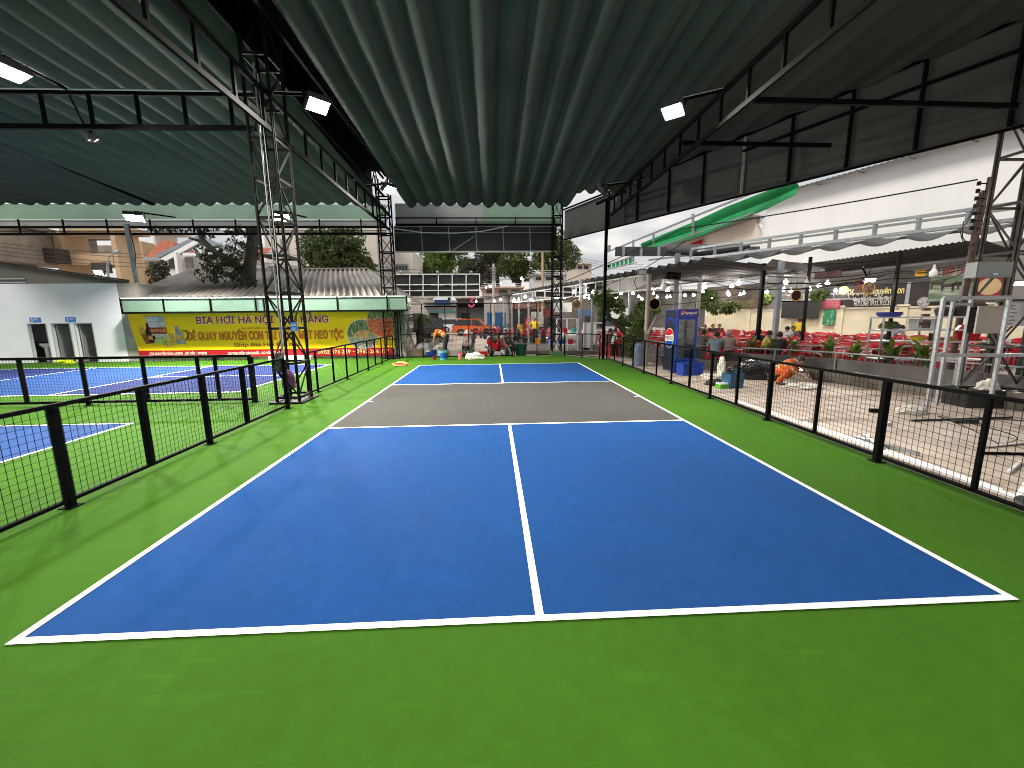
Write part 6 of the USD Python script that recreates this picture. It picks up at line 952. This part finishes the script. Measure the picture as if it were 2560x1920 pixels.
for k, (x, h) in enumerate(((.3, .2), (.68, .3), (1.06, .3))): t = thing("clay_pot", ["low dark stew pot on the top shelf, leftmost of three", "tall dark stew pot in the middle of the top shelf", "tall dark stew pot at the right end of the top shelf"][k], "pot", onshelf(x, 0, 1.74)); put(t, "pot", M().lathe([(.001, 0), (.13, 0), (.175, h * .6), (.18, h), (.16, h), (.001, h * .2)], n=18), mat("dark_clay", (.05, .03, .025), .5), 40); put(t, "lid", M().lathe([(.18, h), (.11, h + .05), (.001, h + .07)], n=18), mat("dark_clay", (.05, .03, .025), .5), 40)
t = thing("microwave", "small white oven on the second steel shelf", "oven", onshelf(-.15, 0, 1.4), -12); put(t, "case", M().cbox((0, 0, .14), .42, .32, .27), WHITE); put(t, "door", M().cbox((-.05, -.165, .14), .26, .01, .2), DARKWIN)
rag("herb_bundle", onshelf(-.9, 0, 1.42), .2, .16, LEAF_A, "bundle of dark herbs at the left of the second steel shelf", "herbs", 61, 1.2); t = thing("red_tub", "big shiny red tub on the shelf rack's right end", "tub", onshelf(.95, 0, 1.1)); put(t, "tub", M().lathe([(.001, 0), (.2, 0), (.26, .28), (.27, .28), (.25, .29), (.001, .05)], n=22), RED_CH, 40); put(t, "cover", M().lathe([(.27, .28), (.2, .4), (.001, .43)], n=22), RED_CH, 40)
t = thing("yellow_basket", "yellow plastic basket on the third steel shelf", "basket", onshelf(-.2, 0, 1.1)); put(t, "basket", M().lathe([(.12, 0), (.17, .1), (.175, .1), (.13, 0)], n=16), flat("basket_yellow", (.6, .42, .04), .4)); t = thing("sauce_jar", "dark sauce jar with a white lid on the third shelf", "jar", onshelf(.12, 0, 1.1)); put(t, "jar", M().cyl((0, 0, 0), .06, .18, 14), mat("sauce_red", (.15, .03, .02), .2)); put(t, "lid", M().cyl((0, 0, .18), .062, .03, 14), WHITE)
t = thing("orange_tray", "orange food tray on the third shelf, left of the red tub", "tray", onshelf(.5, 0, 1.1)); put(t, "tray", M().cbox((0, 0, .04), .3, .25, .08), flat("tray_orange", (.5, .2, .04), .4)); c = gp(1733, 785); t = thing("red_bin", "red plastic tub standing behind the plants right of the crouching worker", "bin", (c[0] + .5, c[1] + .8, -.07)); put(t, "shell", M().lathe([(.001, 0), (.27, 0), (.36, .75), (.385, .75), (.385, .8), (.34, .8), (.001, .1)], n=4 * 6), RED_CH, 35)
lw_ = thing("low_wall", "low grey concrete wall between the leafy plants and the tables", "wall")
for a, c in zip(KL[1:7], KL[2:8]): put(lw_, "wall_section", M().bar((a[0] + .98, a[1] + .42, .19), (c[0] + .98, c[1] + .42, .19), .1, .56), mat("low_wall_grey", (.11, .10, .095), .8, 0, .35, 1.5, .2, 15))
bl = thing("bed_rail", "grey tube rail along the planting bed behind the leafy plants", "rail")
put(bl, "rail", M().tube([(x + .9, y + .38, .66) for x, y in KL[1:8]], .022, 8), GREYPAINT)
for x, y in KL[1:8]: put(bl, "post", M().bar((x + .9, y + .38, -.05), (x + .9, y + .38, .64), .04), GREYPAINT)
sc = thing("display_case", "white backed glass display case beyond the short fence", "display case", (5.25, 20.0, -.06), -4); put(sc, "body", M().cbox((-.25, 0, .78), .62, .5, 1.3), WHITE); put(sc, "glass_case", M().cbox((.3, 0, .78), .45, .48, 1.28), pane("case_glass", (.8, .85, .85))); put(sc, "top", M().cbox((0, 0, 1.45), 1.14, .54, .04), WHITE); put(sc, "base", M().cbox((0, 0, .1), 1.1, .48, .08), DARKSTEEL)
for x in (-.45, .45): put(sc, "caster", M().cyl((x, -.18, 0), .04, .07, 10), RUBBER)
rk = thing("white_rack", "white tube rack with red and blue tubs by the slim column", "rack", (3.7, 19.6, -.06), -3)
for x in (-.55, .0, .55): put(rk, "post", M().bar((x, -.2, 0), (x, -.2, 1.7), .035).bar((x, .2, 0), (x, .2, 1.7), .035), PVC)
for z in (.35, .95): put(rk, "shelf", M().cbox((0, 0, z), 1.15, .44, .03), PVC)
put(rk, "top_bar", M().bar((-.55, -.2, 1.7), (.55, -.2, 1.7), .035), PVC)
for k, (x, z, m, lb) in enumerate(((-.3, .365, PLB, "blue tub on the lower shelf of the white rack"), (.2, .365, PLR, "red tub on the lower shelf of the white rack"), (-.1, .965, PLR, "red tub on the upper shelf of the white rack"), (.35, .965, PLT, "teal tub on the upper shelf of the white rack"))): bucket(lb, (3.7 + x, 19.6, z - .06), .17, .24, m, cat="tub")
bucket("orange bucket on the ground behind the open gateway", tuple(gp(1162, 742) + V(0, 0, -.07)), .17, .42, flat("plastic_orange", (.7, .27, .02), .35)); bucket("violet bucket on the ground by the slim column", tuple(gp(1189, 744) + V(0, 0, -.07)), .15, .4, flat("plastic_violet", (.22, .2, .55), .35)); bucket("yellow drum on a bench behind the gateway", tuple(gp(1124, 733)[:2]) + (.55,), .25, .6, flat("plastic_amber", (.72, .33, .01), .35), cat="drum")
t = thing("steel_bench", "steel bench carrying the yellow drum", "bench", (*gp(1130, 733)[:2], -.07)); put(t, "top", M().cbox((0, 0, .55), 1.9, .6, .05), SS); [put(t, "leg", M().bar((sx * .85, sy * .25, 0), (sx * .85, sy * .25, .53), .04), SS) for sx in (-1, 1) for sy in (-1, 1)]
c = gp(1146, 738); rag("red_parasol", (c[0], c[1] + 1.0, .35), .35, 1.1, RED_CH, "folded bright red cloth standing beside the man in yellow", "cloth", 63, .8)
SIGN_BR = mat("emblem_brown", (.16, .08, .045), .5, 0, .5, 9, col2=(.42, .33, .24), lo=.5, hi=.6)
for lb, Fx, Fy, Y, r, m in (("round emblem plate hanging under the canopy behind the slim column", 1388, 560, 19.0, .22, SIGN_BR), ("round black plate on the forked post above the fridge", 0, 0, 12.6, .2, BLACK), ("round brown emblem plate hanging before the black screen", -1, 0, 13.5, .2, BTL), ("bright round emblem plate under a lamp before the dark sign", -2, 0, 11.0, .2, SIGN_BR)):
    x, y = (1071.5 + Fx * .125, 587.5 + Fy * .125) if Fx > 0 else {0: z7(470, 830), -1: z7(1690, 757), -2: z8(862, 690)}[Fx]; q = at(x, y, Y); t = thing("round_plate_sign", lb, "sign"); put(t, "disc", M().plate(circle(r, 24), q, (1, 0, 0), (0, 0, 1), .03), m); put(t, "rim", M().tube([q + V(a, -.03, c) for a, c in circle(r, 24)] + [q + V(r, -.03, 0)], .02, 5, False), STRAW); put(t, "hanger", M().bar(q + V(0, 0, r), q + V(0, 0, r + .4), .015), RUBBER)

# ---------------------------------------------------------------- galvanised frame, cabinets, debris at the right
gf = thing("galvanised_frame", "open galvanised steel frame standing outside the right fence", "frame"); FA, FBb, FC, FD, FE = (7.85, 4.95), (8.95, 4.83), (8.8, 5.6), (9.35, 5.75), (10.6, 4.72)
for q in (FA, FBb, FC, FD): put(gf, "post", M().bar((*q, -.07), (*q, 2.05), .05), GALV)
for z in (2.05, 1.02): put(gf, "rail", M().bar((*FA, z), (*FBb, z), .06), GALV); put(gf, "rail", M().bar((*FBb, z), (*FE, z - .02), .06), GALV); put(gf, "rail", M().bar((*FA, z - .02), (*FC, z - .02), .05), GALV)
put(gf, "post", M().bar((*FE, -.07), (*FE, 2.05), .06), GALV); put(gf, "rail", M().bar((*FC, 1.95), (*FD, 1.95), .05), GALV)
cb = thing("switch_cabinet", "beige switch cabinet with its door open on the dark lattice column", "cabinet"); BEI = mat("cabinet_beige", (.40, .36, .31), .5, .1, .08, 3); a, c = at(2094, 664, 5.6), at(2116, 718, 5.6); put(cb, "box", M().box(a[0], 5.55, c[2], c[0] + .2, 5.58, a[2]).box(a[0], 5.3, c[2], a[0] + .02, 5.55, a[2]).box(a[0], 5.3, a[2] - .02, c[0] + .2, 5.55, a[2]), DARKSTEEL); a, c = at(2112, 661, 5.25), at(2160, 720, 5.25); put(cb, "door", M().box(a[0], 5.22, c[2], c[0], 5.25, a[2]), BEI)
for k in range(4): put(cb, "breaker_row", M().box(at(2096, 0, 5.5)[0], 5.48, 1.5 + k * .11, at(2112, 0, 5.5)[0], 5.53, 1.55 + k * .11), mat("breaker_brown", (.12, .05, .045), .5))
gb_ = thing("meter_box", "flat grey metal box high on the dark lattice column", "box"); a, c = at(2110, 566, 5.45), at(2182, 599, 5.45); put(gb_, "case", M().box(a[0], 5.43, c[2], c[0], 5.63, a[2]), mat("box_grey", (.26, .27, .27), .5, .2, .06, 3)); put(gb_, "door", M().box(a[0] + .03, 5.415, c[2] + .03, c[0] - .03, 5.43, a[2] - .03), mat("box_grey", (.26, .27, .27), .5)); put(gb_, "latch", M().box((a[0] + c[0]) / 2 - .05, 5.405, c[2] + .05, (a[0] + c[0]) / 2 + .05, 5.415, c[2] + .07), CHROME)
pb = thing("price_board", "white price list board at the far right edge", "sign"); a, c = at(2174, 650, 5.9), at(2214, 704, 5.9); put(pb, "board", M().box(a[0], 5.88, c[2], c[0] + .1, 5.9, a[2]), WHITE)
for k in range(7): put(pb, "written_line", M().box(a[0] + .05, 5.876, a[2] - .1 - k * .075, a[0] + .05 + .22 * (.6 + .4 * ((k * 37) % 5) / 5), 5.88, a[2] - .085 - k * .075), D_INK)
t = thing("side_shed", "dull corrugated shed wall behind the dark lattice column at the far right", "shed"); put(t, "wall_sheet", corrugated(M(), (14.2, 8.4, -.1), (20.5, 5.2, -.1), (14.2, 8.4, 2.0), (20.5, 5.2, 2.0), 40, .02), mat("shed_grey_green", (.14, .16, .15), .7, .1, .4, 1.5), 40); put(t, "post", M().bar((14.3, 8.2, -.1), (14.3, 8.2, 2.6), .12), RUSTY); put(t, "plank_shelf", M().box(13.6, 6.4, .3, 16.5, 6.9, .34).box(13.6, 6.4, .7, 16.5, 6.9, .74), RUSTY)
bc = thing("black_crate", "long black plastic crate at the foot of the dark lattice column", "crate", (9.62, 5.45, -.07), -8); put(bc, "bin", M().box(-.55, -.27, 0, .55, .27, .04).box(-.55, -.27, .04, .55, -.24, .36).box(-.55, .24, .04, .55, .27, .36).box(-.55, -.24, .04, -.52, .24, .36).box(.52, -.24, .04, .55, .24, .36), mat("black_plastic", (.015, .015, .015))); rag("white_bag", (9.65, 5.45, .24), .14, .18, BAGW, "white plastic bag lying on the black crate", "bag", 71, 1.2)
PIPE = mat("white_pipe", (.74, .74, .74), .3, 0, .06, 3)
t = thing("white_pipe", "long white pipe lying along the outer foot of the right fence", "pipe"); put(t, "tube", M().tube([(4.95, 1.0, -.03), (4.92, 3.4, -.03), (4.93, 6.2, -.03)], .032, 10), PIPE, 40); t = thing("white_pipe", "second shorter white pipe beside the long one at the fence", "pipe"); put(t, "tube", M().tube([(5.02, 1.6, -.035), (5.06, 4.4, -.035)], .022, 10), PIPE, 40)
t = thing("pipe_offcut", "open ended wide pipe offcut at the lower right corner", "pipe"); put(t, "tube", M().tube([(4.83, 1.3, .0), (5.35, 1.62, .0)], .055, 18, False).tube([(5.35, 1.62, 0), (4.83, 1.3, 0)], .049, 18, False), PIPE, 40)
def stick(label, p, q, w, m, h=None, name="steel_offcut", cat="offcut"): return solo(name, M().bar((*p, -.07 + (h or w) / 2 + .003), (*q, -.07 + (h or w) / 2 + .003), w, h), m, label, cat)
stick("bright steel channel offcut near the fence, one of a crossed pair", (5.35, 3.55), (5.0, 2.9), .06, GALV); stick("second bright offcut lying across the crossed pair", (5.15, 3.5), (5.35, 2.75), .05, GALV); stick("black steel bar lying on the pale concrete by the board", (6.2, 2.75), (7.6, 2.55), .03, BLACK); stick("short square steel tube pointing to the fence post", (6.6, 4.55), (6.35, 4.15), .05, GALV); stick("small black offcut on the ground near the kerb side", (6.9, 5.1), (7.15, 5.05), .07, BLACK); stick("black hose piece lying before the galvanised frame", (7.0, 4.4), (8.9, 4.45), .03, RUBBER); stick("dark rubber strip on the pale concrete", (7.6, 4.25), (7.95, 4.2), .06, RUBBER); stick("thin white lath on the ground at the right edge", (5.75, 2.1), (6.3, 2.4), .03, PIPE); stick("white moulding strip under the right fence", (4.7, 1.75), (4.66, 2.3), .05, PIPE)
solo("fibre_board", M().plate([(0, 0), (1.5, .25), (1.65, 1.0), (.25, .85)], (6.45, 2.95, -.062), (1, 0, 0), (0, 1, 0), .012), mat("pale_board", (.42, .36, .32), .8, 0, .1, 2), "pale thin board lying on the ground outside the right fence", "board"); rag("clear_bag", (7.55, 4.95, -.07), .14, .12, BAGW, "crumpled clear bag before the galvanised frame", "bag", 73, 2.0)
solo("cable_loop", M().tube([(8.4 + .55 * math.cos(a), 3.9 + .5 * math.sin(a), -.055) for a in np.linspace(0, 5.6, 26)], .009, 5), RUBBER, "loop of black cable on the pale concrete", "cable"); solo("wire_coil", M().tube([(5.05 + .3 * math.cos(a), 1.95 + .3 * math.sin(a), .35 + .3 * math.sin(a * .5)) for a in np.linspace(0, 6, 24)], .005, 5), RUBBER, "springy loop of thin wire behind the nearest right fence post", "wire")
wb = thing("woven_bag", "blue woven carrier bag with a white zigzag outside the right fence", "bag", (5.9, 7.95, -.07), 14); put(wb, "body", M().add([(x * (.2 + .03 * k), y * (.13 + .02 * k), .38 * k) for k in (0, 1) for x, y in ((-1, -1), (1, -1), (1, 1), (-1, 1))], [[0, 1, 5, 4], [1, 2, 6, 5], [2, 3, 7, 6], [3, 0, 4, 7], [0, 3, 2, 1]]), mat("woven_blue", (.02, .10, .20), .5, 0, .3, 8, .3, 40)); put(wb, "zigzag", M().plate([(.02 + .03 * (i % 2), i * .035) for i in range(10)] + [(.05 + .03 * (i % 2), i * .035) for i in range(9, -1, -1)], (0, -.148, .02), (1, 0, 0), (0, 0, 1), .003), W_INK); put(wb, "strap", M().tube([(-.1, -.15, .36), (-.08, -.17, .5), (.06, -.17, .5), (.1, -.15, .36)], .01, 6), PLB)
t = thing("green_case", "small green and white case beside the blue woven bag", "case", (5.62, 7.9, -.07), 10); put(t, "base", M().cbox((0, 0, .055), .3, .2, .11), flat("case_green", (.10, .42, .03), .4)); put(t, "lid", M().cbox((0, 0, .125), .29, .19, .03), WHITE)
for lb, q, r, h, m, sd, sx in (("tall white sack standing beyond the right fence", gp(1558, 812), .12, .5, BAGW, 81, .9), ("flat crumpled white sack beside the tall white one", gp(1537, 812), .24, .12, BAGW, 82, 1.3), ("tangle of dark rags left of the green case", gp(1545, 826), .2, .13, RUBBER, 83, 1.2), ("glossy black plastic sheeting heaped before the planting bed", (7.55, 9.55, 0), .55, .42, mat("black_sheeting", (.012, .012, .013), .22, 0, .2, 4), 84, 1.5), ("dark plastic heap trailing toward the crouching worker", (8.1, 9.0, 0), .4, .35, mat("black_sheeting", (.012, .012, .013), .22), 85, 1.4), ("white sack gathered before the crouching worker", gp(1716, 822), .28, .26, BAGW, 86, 1.2), ("loose white sheet on the ground right of the crouching worker", gp(1735, 832), .3, .1, BAGW, 87, 1.5), ("rubble of small stones by the blue barrel", gp(1368, 785), .25, .14, CONC, 88, 1.3)): rag("sheet_heap", (q[0], q[1], -.07), r, h, m, lb, "heap", sd, sx)
q = gp(1690, 824); person("worker in orange with a reflective band crouching by a white sack outside the fence", (q[0], q[1], -.07), -150, cloth("orange_red_cloth", (.55, .10, .02)), cloth("orange_red_cloth", (.55, .10, .02)), pelvis=(0, -.15, .34), torso=(0, .75, .62), knees=[(-.2, .22, .42), (.2, .22, .42)], ankles=[(-.16, -.02, .08), (.16, -.02, .08)], elbows=[(-.3, .35, .45), (.3, .35, .45)], wrists=[(-.15, .55, .25), (.15, .55, .25)], head=(0, .11, .0), look=(0, .6, -.8), stripes=REFL)
